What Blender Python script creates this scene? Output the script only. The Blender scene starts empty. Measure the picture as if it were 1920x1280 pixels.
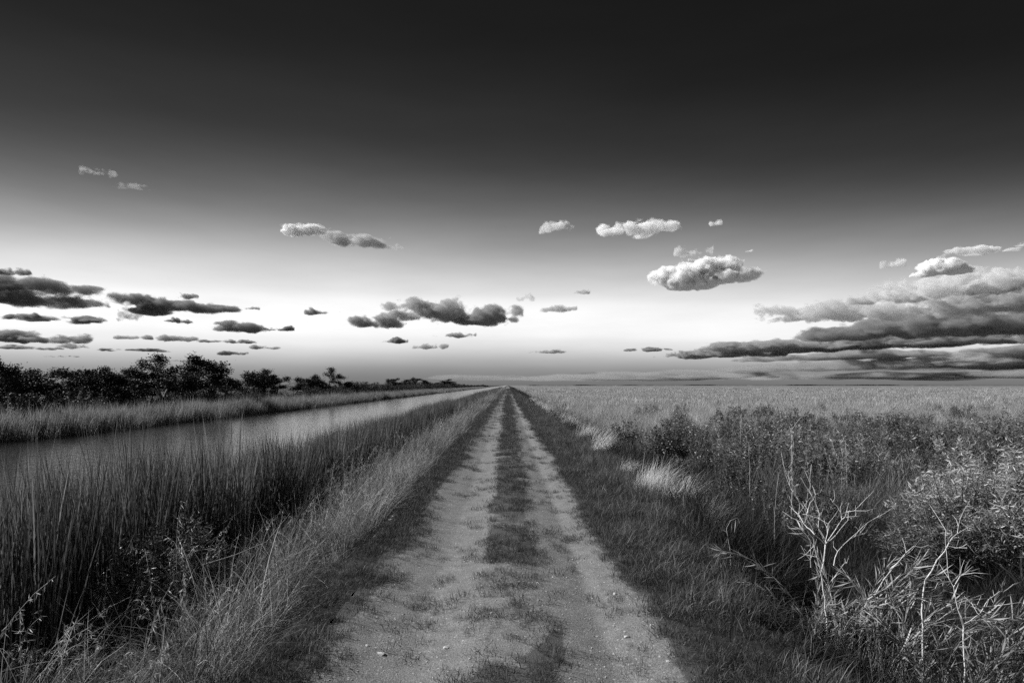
import bpy, math, random
import numpy as np
from mathutils import Vector

# ------------------------------------------------------------------ camera, sky, sun, exposure
scene = bpy.context.scene
col = scene.collection
H = 2.2                      # camera height above the track
F = 1173.0                   # focal length in pixels of the 1920 wide photograph
cam = bpy.data.cameras.new('camera')
cam.lens = 36.0 * F / 1920.0
cam.sensor_width = 36.0
cam.shift_x = 8.0 / 1920.0
cam.shift_y = 82.0 / 1920.0
cam.clip_start = 0.05
cam.clip_end = 90000
cam_o = bpy.data.objects.new('camera', cam)
cam_o.location = (0, 0, H)
cam_o.rotation_euler = (math.pi / 2, 0, 0)
col.objects.link(cam_o)
scene.camera = cam_o

EXPOSURE = 0.6
SUN_EL, SUN_AZ = 33.0, -74.0       # degrees; azimuth from +Y (the view), negative is left
world = bpy.data.worlds.new('World')
scene.world = world
world.use_nodes = True
wn, wl = world.node_tree.nodes, world.node_tree.links
bg = wn['Background']
sky = wn.new('ShaderNodeTexSky')
sky.sky_type = 'NISHITA'
sky.sun_disc = False
sky.sun_elevation = math.radians(SUN_EL)
sky.sun_rotation = math.radians(SUN_AZ)
sep = wn.new('ShaderNodeSeparateColor')
wl.new(sky.outputs[0], sep.inputs[0])                # black-and-white film behind a red filter: the red channel
root_n = wn.new('ShaderNodeMath'); root_n.operation = 'POWER'
wl.new(sep.outputs[0], root_n.inputs[0]); root_n.inputs[1].default_value = 0.15
tc = wn.new('ShaderNodeTexCoord')
sx = wn.new('ShaderNodeSeparateXYZ'); wl.new(tc.outputs['Generated'], sx.inputs[0])
ramp = wn.new('ShaderNodeFloatCurve')
# the bright belt stands a little lower on the side away from the sun: z * (1 + .19 x + .45 x^2)
px1 = wn.new('ShaderNodeMath'); px1.operation = 'MULTIPLY_ADD'
wl.new(sx.outputs[0], px1.inputs[0]); px1.inputs[1].default_value = 0.45; px1.inputs[2].default_value = 0.19
px2 = wn.new('ShaderNodeMath'); px2.operation = 'MULTIPLY_ADD'
wl.new(px1.outputs[0], px2.inputs[0]); wl.new(sx.outputs[0], px2.inputs[1]); px2.inputs[2].default_value = 1.0
px3 = wn.new('ShaderNodeMath'); px3.operation = 'MULTIPLY'
wl.new(px2.outputs[0], px3.inputs[0]); wl.new(sx.outputs[2], px3.inputs[1])
wl.new(px3.outputs[0], ramp.inputs['Value'])
# wanted sky value straight ahead at a given elevation (deg), divided by the filtered sky there
WANT = [(0, .18), (.8, .23), (2.05, .42), (3.0, .64), (4.0, .83), (5.9, .97), (8.3, .76), (10.7, .515), (13, .30), (15.35, .165),
        (17.6, .09), (19.8, .05), (24, .026), (28, .0145), (32, .011), (50, .008), (90, .007)]
RED = [(0, 3.64), (2, 4.64), (4, 4.23), (6, 3.61), (8, 3.12), (10, 2.75), (13, 2.31), (17, 1.92), (20, 1.72), (24, 1.51),
       (28, 1.36), (32, 1.24), (50, .93), (90, .7)]
cm = ramp.mapping
cpts = []
for e, v in WANT:
    r = float(np.interp(e, [a for a, b in RED], [b for a, b in RED]))
    cpts.append((math.sin(math.radians(e)), v / r ** 0.15 / 2 ** EXPOSURE))
cv = cm.curves[0]
cm.use_clip = False
while len(cv.points) < len(cpts):
    cv.points.new(0.5, 0.5)
for p, (x, v) in zip(cv.points, cpts):
    p.location = (x, v); p.handle_type = 'AUTO_CLAMPED'
cm.update()
mul = wn.new('ShaderNodeMath'); mul.operation = 'MULTIPLY'
wl.new(root_n.outputs[0], mul.inputs[0]); wl.new(ramp.outputs[0], mul.inputs[1])
gain = wn.new('ShaderNodeMath'); gain.operation = 'MULTIPLY'
wl.new(mul.outputs[0], gain.inputs[0]); gain.inputs[1].default_value = 10.0
mpv = wn.new('ShaderNodeMapping'); mpv.inputs['Scale'].default_value = (1.0, 1.0, 5.0)
wl.new(tc.outputs['Generated'], mpv.inputs['Vector'])
hz = wn.new('ShaderNodeTexNoise'); hz.inputs['Scale'].default_value = 2.6; hz.inputs['Detail'].default_value = 7; hz.inputs['Roughness'].default_value = 0.55
wl.new(mpv.outputs[0], hz.inputs['Vector'])
hzr = wn.new('ShaderNodeMapRange'); wl.new(hz.outputs[0], hzr.inputs[0])
hzr.inputs[1].default_value = 0.25; hzr.inputs[2].default_value = 0.75; hzr.inputs[3].default_value = 0.88; hzr.inputs[4].default_value = 1.12
veil = wn.new('ShaderNodeMath'); veil.operation = 'MULTIPLY'
wl.new(gain.outputs[0], veil.inputs[0]); wl.new(hzr.outputs[0], veil.inputs[1])     # uneven thin haze
wl.new(veil.outputs[0], bg.inputs[0])
bg.inputs[1].default_value = 0.1

sun_dir = Vector((math.sin(math.radians(SUN_AZ)) * math.cos(math.radians(SUN_EL)),
                  math.cos(math.radians(SUN_AZ)) * math.cos(math.radians(SUN_EL)),
                  math.sin(math.radians(SUN_EL))))
sun = bpy.data.lights.new('sun', 'SUN')
sun.energy = 4.6
sun.angle = math.radians(0.5)
sun_o = bpy.data.objects.new('sun', sun)
sun_o.rotation_euler = (-sun_dir).to_track_quat('-Z', 'Y').to_euler()
col.objects.link(sun_o)

scene.view_settings.view_transform = 'Standard'
scene.view_settings.look = 'None'
scene.view_settings.exposure = EXPOSURE
scene.view_settings.gamma = 1.0
scene.view_settings.use_curve_mapping = False
scene.render.engine = 'CYCLES'
scene.cycles.max_bounces = 14
scene.cycles.diffuse_bounces = 3
scene.cycles.glossy_bounces = 3
scene.cycles.transmission_bounces = 4
scene.cycles.volume_bounces = 12
scene.cycles.transparent_max_bounces = 96
scene.cycles.use_denoising = False
scene.cycles.denoiser = 'OPENIMAGEDENOISE'
scene.cycles.denoising_input_passes = 'RGB_ALBEDO_NORMAL'
scene.cycles.denoising_prefilter = 'ACCURATE'

# ------------------------------------------------------------------ helpers
def grey(v):
    return (v, v, v, 1.0)

def mesh_of(name, verts, faces, mat=None, smooth=False):
    """faces: list of index arrays (m,3) / (m,4) or a python list"""
    me = bpy.data.meshes.new(name)
    verts = np.asarray(verts, dtype=np.float32)
    if isinstance(faces, np.ndarray):
        faces = [faces]
    loops, starts, totals, pos = [], [], [], 0
    for f in faces:
        f = np.asarray(f, dtype=np.int32)
        if f.size == 0:
            continue
        m, k = f.shape
        loops.append(f.ravel())
        starts.append(pos + np.arange(m) * k)
        totals.append(np.full(m, k))
        pos += m * k
    loops = np.concatenate(loops).astype(np.int32)
    starts = np.concatenate(starts).astype(np.int32)
    me.vertices.add(len(verts)); me.vertices.foreach_set('co', verts.ravel())
    me.loops.add(len(loops)); me.loops.foreach_set('vertex_index', loops)
    me.polygons.add(len(starts)); me.polygons.foreach_set('loop_start', starts)
    if smooth:
        me.polygons.foreach_set('use_smooth', np.ones(len(starts), dtype=bool))
    me.update(calc_edges=True)
    me.validate()
    if mat:
        me.materials.append(mat)
    return me

class Geo:
    """collects verts and faces"""
    def __init__(self):
        self.v, self.q, self.t, self.n = [], [], [], 0
    def add(self, v, q=None, t=None):
        v = np.asarray(v, dtype=np.float64).reshape(-1, 3)
        self.v.append(v)
        if q is not None and len(q):
            self.q.append(np.asarray(q).reshape(-1, 4) + self.n)
        if t is not None and len(t):
            self.t.append(np.asarray(t).reshape(-1, 3) + self.n)
        self.n += len(v)
        return self
    def mesh(self, name, mat=None, smooth=False):
        fs = []
        if self.q: fs.append(np.concatenate(self.q))
        if self.t: fs.append(np.concatenate(self.t))
        return mesh_of(name, np.concatenate(self.v), fs, mat, smooth)

def tag(o, label=None, cat=None, group=None, kind=None):
    if label: o['label'] = label
    if cat: o['category'] = cat
    if group: o['group'] = group
    if kind: o['kind'] = kind
    return o

def obj(name, me, parent=None, loc=None, rz=0.0, sc=None):
    o = bpy.data.objects.new(name, me)
    col.objects.link(o)
    if parent: o.parent = parent
    if loc is not None: o.location = loc
    if rz: o.rotation_euler = (0, 0, rz)
    if sc is not None: o.scale = sc if hasattr(sc, '__len__') else (sc, sc, sc)
    return o

def thing(name, label, cat, loc, group=None, rz=0.0, sc=None):
    return tag(obj(name, None, None, loc, rz, sc), label, cat, group)

def hash2(ix, iy, seed):
    h = (ix.astype(np.int64) * 374761393 + iy.astype(np.int64) * 668265263 + seed * 1442695041) & 0xFFFFFFFF
    h = ((h ^ (h >> 13)) * 1274126177) & 0xFFFFFFFF
    return ((h ^ (h >> 16)) & 0xFFFFFF) / float(0xFFFFFF)

def vnoise(x, y, seed=0):
    x = np.asarray(x, float); y = np.asarray(y, float)
    ix, iy = np.floor(x), np.floor(y)
    fx, fy = x - ix, y - iy
    fx = fx * fx * (3 - 2 * fx); fy = fy * fy * (3 - 2 * fy)
    a = hash2(ix, iy, seed); b = hash2(ix + 1, iy, seed)
    c = hash2(ix, iy + 1, seed); d = hash2(ix + 1, iy + 1, seed)
    return (a * (1 - fx) + b * fx) * (1 - fy) + (c * (1 - fx) + d * fx) * fy

def fbm(x, y, seed=0, oct=4):
    s, a, t = 0.0, 1.0, 0.0
    for i in range(oct):
        s = s + a * vnoise(x * 2 ** i, y * 2 ** i, seed + 17 * i); t += a; a *= 0.55
    return s / t

def sstep(a, b, x):
    t = np.clip((x - a) / (b - a), 0, 1)
    return t * t * (3 - 2 * t)

def at_px(px, py, depth):
    return np.array([depth * (px - 952) / F, depth, H - depth * (py - 722) / F])

# ------------------------------------------------------------------ materials
def new_mat(name):
    m = bpy.data.materials.new(name); m.use_nodes = True
    return m, m.node_tree.nodes, m.node_tree.links

def leaf_mat(name, lo, hi, trans=0.4, rough=0.55, spec=0.25, single=0.55):
    """blade or leaf: its own grey per blade and per clump, lets light through"""
    m, n, l = new_mat(name)
    out = n['Material Output']; pb = n['Principled BSDF']
    oi = n.new('ShaderNodeObjectInfo'); ge = n.new('ShaderNodeNewGeometry')
    av = n.new('ShaderNodeMath'); av.operation = 'MULTIPLY_ADD'
    l.new(oi.outputs['Random'], av.inputs[0]); av.inputs[1].default_value = 1 - single
    hb = n.new('ShaderNodeMath'); hb.operation = 'MULTIPLY'
    l.new(ge.outputs['Random Per Island'], hb.inputs[0]); hb.inputs[1].default_value = single
    l.new(hb.outputs[0], av.inputs[2])
    mr = n.new('ShaderNodeMapRange')
    pw = n.new('ShaderNodeMath'); pw.operation = 'POWER'; pw.inputs[1].default_value = 2.4
    l.new(av.outputs[0], pw.inputs[0])
    l.new(pw.outputs[0], mr.inputs[0]); mr.inputs[1].default_value = 0.0; mr.inputs[2].default_value = 0.75
    mr.inputs[3].default_value = lo; mr.inputs[4].default_value = hi
    l.new(mr.outputs[0], pb.inputs['Base Color'])
    pb.inputs['Roughness'].default_value = rough
    pb.inputs['Specular IOR Level'].default_value = spec
    tr = n.new('ShaderNodeBsdfTranslucent'); l.new(mr.outputs[0], tr.inputs[0])
    mx = n.new('ShaderNodeMixShader'); mx.inputs[0].default_value = trans
    l.new(pb.outputs[0], mx.inputs[1]); l.new(tr.outputs[0], mx.inputs[2])
    l.new(mx.outputs[0], out.inputs['Surface'])
    return m

def bark_mat(name, lo, hi, scale=30):
    m, n, l = new_mat(name)
    pb = n['Principled BSDF']
    t = n.new('ShaderNodeTexCoord')
    nz = n.new('ShaderNodeTexNoise'); nz.inputs['Scale'].default_value = scale; nz.inputs['Detail'].default_value = 6
    l.new(t.outputs['Object'], nz.inputs['Vector'])
    mr = n.new('ShaderNodeMapRange'); l.new(nz.outputs[0], mr.inputs[0])
    mr.inputs[1].default_value = 0.3; mr.inputs[2].default_value = 0.7
    mr.inputs[3].default_value = lo; mr.inputs[4].default_value = hi
    l.new(mr.outputs[0], pb.inputs['Base Color'])
    bp = n.new('ShaderNodeBump'); bp.inputs['Strength'].default_value = 0.5; bp.inputs['Distance'].default_value = 0.01
    l.new(nz.outputs[0], bp.inputs['Height']); l.new(bp.outputs[0], pb.inputs['Normal'])
    pb.inputs['Roughness'].default_value = 0.8
    return m

M = {}
M['short'] = leaf_mat('short_turf_blade', 0.03, 0.17, 0.3)
M['straw'] = leaf_mat('dry_straw_blade', 0.14, 0.85, 0.4)
M['mixed'] = leaf_mat('mixed_dry_green_blade', 0.03, 0.34, 0.35)
M['reed'] = leaf_mat('reed_blade', 0.03, 0.32, 0.35)
M['farreed'] = leaf_mat('far_reed_blade', 0.14, 0.36, 0.55)
M['dark'] = leaf_mat('dark_ditch_blade', 0.012, 0.08, 0.2)
M['field'] = leaf_mat('marsh_grass_blade', 0.2, 0.9, 0.4)
M['pale'] = leaf_mat('bleached_grass_blade', 0.6, 0.97, 0.4)
M['frond'] = leaf_mat('dead_frond', 0.22, 0.85, 0.35)
M['leaf'] = leaf_mat('shrub_leaf', 0.06, 0.42, 0.3, 0.4, 0.4, 0.35)
M['willow'] = leaf_mat('slender_shrub_leaf', 0.10, 0.5, 0.3, 0.4, 0.4, 0.35)
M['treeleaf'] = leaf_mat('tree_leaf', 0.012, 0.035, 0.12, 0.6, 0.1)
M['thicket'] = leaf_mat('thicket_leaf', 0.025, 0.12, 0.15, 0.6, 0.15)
M['bark'] = bark_mat('tree_bark', 0.02, 0.06)
M['stem'] = bark_mat('green_stem', 0.06, 0.14, 60)
M['dead'] = bark_mat('bleached_dead_wood', 0.45, 0.75, 40)
M['stalk'] = bark_mat('dry_stalk', 0.35, 0.6, 60)
M['stone'] = bark_mat('limestone', 0.35, 0.6, 60)

def ground_mat():
    m, n, l = new_mat('marsh_soil')
    pb = n['Principled BSDF']
    g = n.new('ShaderNodeNewGeometry')
    nz = n.new('ShaderNodeTexNoise'); nz.inputs['Scale'].default_value = 0.9; nz.inputs['Detail'].default_value = 9
    nz.inputs['Roughness'].default_value = 0.65
    l.new(g.outputs['Position'], nz.inputs['Vector'])
    big = n.new('ShaderNodeTexNoise'); big.inputs['Scale'].default_value = 0.02; big.inputs['Detail'].default_value = 5
    l.new(g.outputs['Position'], big.inputs['Vector'])
    at = n.new('ShaderNodeAttribute'); at.attribute_name = 'tone'      # what grows or lies on the soil
    mr = n.new('ShaderNodeMapRange'); l.new(nz.outputs[0], mr.inputs[0])
    mr.inputs[1].default_value = 0.3; mr.inputs[2].default_value = 0.7
    mr.inputs[3].default_value = 0.6; mr.inputs[4].default_value = 1.4
    mr2 = n.new('ShaderNodeMapRange'); l.new(big.outputs[0], mr2.inputs[0])
    mr2.inputs[1].default_value = 0.35; mr2.inputs[2].default_value = 0.65
    mr2.inputs[3].default_value = 0.75; mr2.inputs[4].default_value = 1.2
    mu = n.new('ShaderNodeMath'); mu.operation = 'MULTIPLY'
    l.new(at.outputs['Fac'], mu.inputs[0]); l.new(mr.outputs[0], mu.inputs[1])
    mu2 = n.new('ShaderNodeMath'); mu2.operation = 'MULTIPLY'
    l.new(mu.outputs[0], mu2.inputs[0]); l.new(mr2.outputs[0], mu2.inputs[1])
    l.new(mu2.outputs[0], pb.inputs['Base Color'])
    pb.inputs['Roughness'].default_value = 0.95
    pb.inputs['Specular IOR Level'].default_value = 0.1
    bp = n.new('ShaderNodeBump'); bp.inputs['Strength'].default_value = 0.8; bp.inputs['Distance'].default_value = 0.05
    l.new(nz.outputs[0], bp.inputs['Height']); l.new(bp.outputs[0], pb.inputs['Normal'])
    return m

def road_mat():
    m, n, l = new_mat('limerock_track')
    pb = n['Principled BSDF']
    g = n.new('ShaderNodeNewGeometry')
    at = n.new('ShaderNodeAttribute'); at.attribute_name = 'dirt'
    # grit at several sizes
    fine = n.new('ShaderNodeTexNoise'); fine.inputs['Scale'].default_value = 55; fine.inputs['Detail'].default_value = 6
    fine.inputs['Roughness'].default_value = 0.7
    l.new(g.outputs['Position'], fine.inputs['Vector'])
    mid = n.new('ShaderNodeTexNoise'); mid.inputs['Scale'].default_value = 5; mid.inputs['Detail'].default_value = 8
    mid.inputs['Roughness'].default_value = 0.65
    l.new(g.outputs['Position'], mid.inputs['Vector'])
    vo = n.new('ShaderNodeTexVoronoi'); vo.inputs['Scale'].default_value = 75
    l.new(g.outputs['Position'], vo.inputs['Vector'])
    # dirt mask = attribute broken up by noise
    brk = n.new('ShaderNodeMath'); brk.operation = 'MULTIPLY_ADD'
    l.new(mid.outputs[0], brk.inputs[0]); brk.inputs[1].default_value = 0.9; brk.inputs[2].default_value = -0.45
    ad = n.new('ShaderNodeMath'); ad.operation = 'ADD'; l.new(at.outputs['Fac'], ad.inputs[0]); l.new(brk.outputs[0], ad.inputs[1])
    br2 = n.new('ShaderNodeMath'); br2.operation = 'MULTIPLY_ADD'
    l.new(fine.outputs[0], br2.inputs[0]); br2.inputs[1].default_value = 0.7; br2.inputs[2].default_value = -0.35
    ad2 = n.new('ShaderNodeMath'); ad2.operation = 'ADD'; l.new(ad.outputs[0], ad2.inputs[0]); l.new(br2.outputs[0], ad2.inputs[1])
    mask = n.new('ShaderNodeMapRange'); mask.interpolation_type = 'SMOOTHSTEP'
    l.new(ad2.outputs[0], mask.inputs[0]); mask.inputs[1].default_value = 0.3; mask.inputs[2].default_value = 0.62
    c1 = n.new('ShaderNodeMapRange'); l.new(fine.outputs[0], c1.inputs[0])
    c1.inputs[1].default_value = 0.3; c1.inputs[2].default_value = 0.7; c1.inputs[3].default_value = 0.07; c1.inputs[4].default_value = 0.28
    c2 = n.new('ShaderNodeMapRange'); l.new(mid.outputs[0], c2.inputs[0])
    c2.inputs[1].default_value = 0.3; c2.inputs[2].default_value = 0.7; c2.inputs[3].default_value = 0.75; c2.inputs[4].default_value = 1.2
    cm_ = n.new('ShaderNodeMath'); cm_.operation = 'MULTIPLY'; l.new(c1.outputs[0], cm_.inputs[0]); l.new(c2.outputs[0], cm_.inputs[1])
    vg = n.new('ShaderNodeTexVoronoi'); vg.inputs['Scale'].default_value = 26; vg.inputs['Randomness'].default_value = 1.0
    l.new(g.outputs['Position'], vg.inputs['Vector'])
    gs = n.new('ShaderNodeSeparateColor'); l.new(vg.outputs['Color'], gs.inputs[0])
    gr = n.new('ShaderNodeMapRange'); l.new(vg.outputs['Distance'], gr.inputs[0])
    gr.inputs[1].default_value = 0.16; gr.inputs[2].default_value = 0.3; gr.inputs[3].default_value = 1.0; gr.inputs[4].default_value = 0.0
    gp = n.new('ShaderNodeMath'); gp.operation = 'POWER'; l.new(gs.outputs[0], gp.inputs[0]); gp.inputs[1].default_value = 4.0
    gm = n.new('ShaderNodeMath'); gm.operation = 'MULTIPLY'; l.new(gr.outputs[0], gm.inputs[0]); l.new(gp.outputs[0], gm.inputs[1])
    gl = n.new('ShaderNodeMath'); gl.operation = 'MULTIPLY_ADD'; l.new(gm.outputs[0], gl.inputs[0]); gl.inputs[1].default_value = 0.32; l.new(cm_.outputs[0], gl.inputs[2])
    cm_ = gl
    mx = n.new('ShaderNodeMix'); mx.data_type = 'FLOAT'
    l.new(mask.outputs[0], mx.inputs[0]); mx.inputs[2].default_value = 0.07; l.new(cm_.outputs[0], mx.inputs[3])
    l.new(mx.outputs[0], pb.inputs['Base Color'])
    pb.inputs['Roughness'].default_value = 0.6
    pb.inputs['Specular IOR Level'].default_value = 0.5
    hsum = n.new('ShaderNodeMath'); hsum.operation = 'MULTIPLY_ADD'
    l.new(vo.outputs['Distance'], hsum.inputs[0]); hsum.inputs[1].default_value = -0.6; l.new(fine.outputs[0], hsum.inputs[2])
    bp = n.new('ShaderNodeBump'); bp.inputs['Strength'].default_value = 0.45; bp.inputs['Distance'].default_value = 0.012
    l.new(hsum.outputs[0], bp.inputs['Height'])
    l.new(bp.outputs[0], pb.inputs['Normal'])
    return m

def water_mat():
    m, n, l = new_mat('canal_water')
    pb = n['Principled BSDF']
    pb.inputs['Base Color'].default_value = grey(0.015)
    pb.inputs['Roughness'].default_value = 0.12
    pb.inputs['IOR'].default_value = 1.7
    pb.inputs['Specular IOR Level'].default_value = 0.5
    g = n.new('ShaderNodeNewGeometry')
    mp = n.new('ShaderNodeMapping'); mp.inputs['Scale'].default_value = (0.8, 1.0, 1.0)
    l.new(g.outputs['Position'], mp.inputs['Vector'])
    nz = n.new('ShaderNodeTexNoise'); nz.inputs['Scale'].default_value = 4.0; nz.inputs['Detail'].default_value = 3
    l.new(mp.outputs[0], nz.inputs['Vector'])
    n2 = n.new('ShaderNodeTexNoise'); n2.inputs['Scale'].default_value = 0.9; n2.inputs['Detail'].default_value = 2
    l.new(mp.outputs[0], n2.inputs['Vector'])
    ad = n.new('ShaderNodeMath'); ad.operation = 'MULTIPLY_ADD'
    l.new(n2.outputs[0], ad.inputs[0]); ad.inputs[1].default_value = 0.3; l.new(nz.outputs[0], ad.inputs[2])
    bp = n.new('ShaderNodeBump'); bp.inputs['Distance'].default_value = 0.03
    # a breeze ruffles the nearer reach more than the sheltered far one
    sp = n.new('ShaderNodeSeparateXYZ'); l.new(g.outputs['Position'], sp.inputs[0])
    wp = n.new('ShaderNodeTexNoise'); wp.inputs['Scale'].default_value = 0.06; wp.inputs['Detail'].default_value = 3
    l.new(g.outputs['Position'], wp.inputs['Vector'])
    wa = n.new('ShaderNodeMath'); wa.operation = 'MULTIPLY_ADD'
    l.new(wp.outputs[0], wa.inputs[0]); wa.inputs[1].default_value = 50.0; l.new(sp.outputs[1], wa.inputs[2])
    wr = n.new('ShaderNodeMapRange'); l.new(wa.outputs[0], wr.inputs[0])
    wr.inputs[1].default_value = 62.0; wr.inputs[2].default_value = 105.0
    wr.inputs[3].default_value = 0.9; wr.inputs[4].default_value = 0.4
    l.new(wr.outputs[0], bp.inputs['Strength'])
    l.new(ad.outputs[0], bp.inputs['Height']); l.new(bp.outputs[0], pb.inputs['Normal'])
    return m

M['ground'] = ground_mat(); M['road'] = road_mat(); M['water'] = water_mat()

# ------------------------------------------------------------------ the lie of the land
PX = [-20000, -60, -45, -36, -33, -31, -30, -28, -9.5, -7.6, -6.6, -5.6, -4, -2.7, -2.25, -2.08, -1.9, -1.35, -1.15, -0.8, -0.45,
      -0.25, 0.3, 0.6, 0.85, 1.05, 1.3, 2.2, 2.9, 3.3, 4.0, 5.0, 6.4, 8.2, 12, 40, 20000]
PZ = [-0.7, -0.7, -0.6, -0.65, -0.75, -0.95, -1.25, -2.2, -2.2, -1.5, -1.2, -0.98, -0.6, -0.26, -0.17, -0.10, 0.02, 0.03, 0.0, -0.035, 0.0,
      0.03, 0.03, 0.0, -0.035, 0.0, 0.03, 0.03, 0.02, -0.12, -0.75, -1.35, -1.4, -1.05, -0.95, -0.9, -0.9]
def slope_x(x, y):
    """the right verge is narrower near the camera: where x lies on the cross-section"""
    return x + 0.75 * (1 - sstep(5.5, 12.5, y)) * sstep(1.5, 2.3, x) * (1 - sstep(6, 8, x))
def ground_z(x, y):
    x = np.asarray(x, float); y = np.asarray(y, float)
    x = slope_x(x, y)
    wob = (fbm(x * 0 + 3.3, y * 0.35, 5, 3) - 0.5) * 0.25 * sstep(1.6, 2.2, np.abs(x)) * (np.abs(x) < 12)
    z = np.interp(x + wob, PX, PZ)
    near = np.exp(-np.maximum(y, 0) / 60.0)
    amp = np.where(np.abs(x - 0.0) < 1.5, 0.018, 0.07)
    z = z + (fbm(x * 1.7, y * 1.3, 11, 4) - 0.5) * amp * near
    return z

def dirt_amount(x, y):
    """1 on bare track, 0 on turf"""
    w = (fbm(x * 0.9 + 5, y * 0.55, 21, 4) - 0.5) * 0.42
    xl = x + w
    left = sstep(-1.62, -1.22, xl) * (1 - sstep(-0.42, -0.15, xl))
    right = sstep(0.26, 0.5, xl) * (1 - sstep(1.15, 1.5, xl))
    mid = (0.46 + 0.25 * np.exp(-((y - 4) / 6.0) ** 2)) * sstep(0.42, 0.62, fbm(x * 1.3, y * 0.7, 33, 4)) * ((x > -0.5) & (x < 0.6))
    return np.clip(np.maximum(np.maximum(left, right), mid), 0, 1)

def rows_geo(y0, first, growth, y1):
    ys, s = [y0], first
    while ys[-1] < y1:
        ys.append(ys[-1] + s); s *= growth
    ys[-1] = y1
    return np.array(ys)

def strip(name, xs, ys, mat, label, attr, fn):
    X, Y = np.meshgrid(xs, ys)
    Z = ground_z(X, Y)
    nx, ny = len(xs), len(ys)
    i = np.arange(nx * ny).reshape(ny, nx)
    q = np.stack([i[:-1, :-1], i[:-1, 1:], i[1:, 1:], i[1:, :-1]], -1).reshape(-1, 4)
    me = mesh_of(name, np.stack([X, Y, Z], -1).reshape(-1, 3), q, mat, True)
    a = me.attributes.new(attr, 'FLOAT', 'POINT')
    a.data.foreach_set('value', np.asarray(fn(X, Y), dtype=np.float32).ravel())
    o = obj(name, me)
    return tag(o, label, None, None, 'structure')

def tone(x, y):
    t = np.where(x > 9, 0.20, 0.05)
    t = np.where((x > 3.0) & (x <= 9), 0.03, t)
    t = np.where(x < -36, 0.06, t)
    return t

YR = np.concatenate([np.linspace(-150, -2, 20)[:-1], rows_geo(-2, 0.16, 1.012, 60), rows_geo(60, 2.0, 1.09, 24000)[1:]])
XL = np.concatenate([-np.geomspace(70, 20000, 14)[::-1], np.linspace(-60, -36, 13), np.linspace(-34.5, -28, 14),
                     np.linspace(-24, -11, 5), np.linspace(-10, -4.2, 24), np.linspace(-4, -1.62, 40)])
XR = np.concatenate([np.linspace(1.48, 6.5, 60), np.linspace(6.8, 16, 32), np.linspace(17, 45, 20), np.geomspace(52, 20000, 26)])
XT = np.linspace(-1.62, 1.48, 63)
strip('canal_bank_ground', XL, YR, M['ground'], 'grassy bank and canal bed left of the dirt track', 'tone', tone)
strip('marsh_ground', XR, YR, M['ground'], 'verge, ditch and flat marsh right of the dirt track', 'tone', tone)
YT = np.concatenate([np.linspace(-150, -2, 20)[:-1], rows_geo(-2, 0.05, 1.0035, 60), rows_geo(60, 0.4, 1.05, 24000)[1:]])
# the track shares its border columns with the banks but has its own finer rows
strip('dirt_track', XT, YT, M['road'], 'straight two-rut limerock track running to the horizon', 'dirt', dirt_amount)
wx = np.array([-30.6, -24, -16, -9, -6.4]); wy = rows_geo(-150, 30, 1.15, 24000)
WX, WY = np.meshgrid(wx, wy)
ii = np.arange(WX.size).reshape(WX.shape)
wq = np.stack([ii[:-1, :-1], ii[:-1, 1:], ii[1:, 1:], ii[1:, :-1]], -1).reshape(-1, 4)
tag(obj('canal_water', mesh_of('canal_water', np.stack([WX, WY, WX * 0 - 1.2], -1).reshape(-1, 3), wq, M['water'])),
    'rippled canal water left of the track reflecting the bright sky', None, None, 'structure')

# ------------------------------------------------------------------ plant shapes
def blades(g, rng, n, radius, h0, h1, w, k=3, lean=0.15, bend=0.6, wind=0.0, wdir=0.0, spread=0.8, z0=0.0, skew=1.3):
    """n tapered, bent blades as strips of k segments"""
    r = radius * np.sqrt(rng.random(n)); a = rng.random(n) * 2 * np.pi
    bx, by = r * np.cos(a), r * np.sin(a)
    h = h0 + (h1 - h0) * rng.random(n) ** skew
    az = rng.random(n) * 2 * np.pi
    ex = np.cos(az) + wind * np.cos(wdir) + 0.6 * spread * bx / max(radius, 1e-6)
    ey = np.sin(az) + wind * np.sin(wdir) + 0.6 * spread * by / max(radius, 1e-6)
    az = np.arctan2(ey, ex)
    l0 = np.abs(rng.normal(lean, lean * 0.6, n)); bd = np.abs(rng.normal(bend, bend * 0.5, n))
    ww = w * (0.6 + 0.8 * rng.random(n))
    tw = rng.random(n) * np.pi
    px, py, pz = np.cos(tw), np.sin(tw), np.zeros(n)
    pos = np.stack([bx, by, np.full(n, z0)], -1)
    V = []
    for i in range(k + 1):
        s = i / k
        f = (1 - s) ** 0.7 if i < k else 0.0
        if i < k:
            off = np.stack([px, py, pz], -1) * (ww * (0.35 + 0.65 * f) * 0.5)[:, None]
            V.append(pos - off); V.append(pos + off)
        else:
            V.append(pos)
        th = np.minimum(l0 + bd * (s + 0.5 / k), 2.4)
        pos = pos + np.stack([np.sin(th) * np.cos(az), np.sin(th) * np.sin(az), np.cos(th)], -1) * (h / k)[:, None]
    nv = 2 * k + 1
    v = np.stack(V, 1).reshape(-1, 3)
    b = (np.arange(n) * nv)[:, None]
    q = np.concatenate([b + np.array([2 * i, 2 * i + 1, 2 * i + 3, 2 * i + 2]) for i in range(k - 1)]) if k > 1 else None
    t = b + np.array([2 * k - 2, 2 * k - 1, 2 * k])
    g.add(v, q, t)

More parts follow.
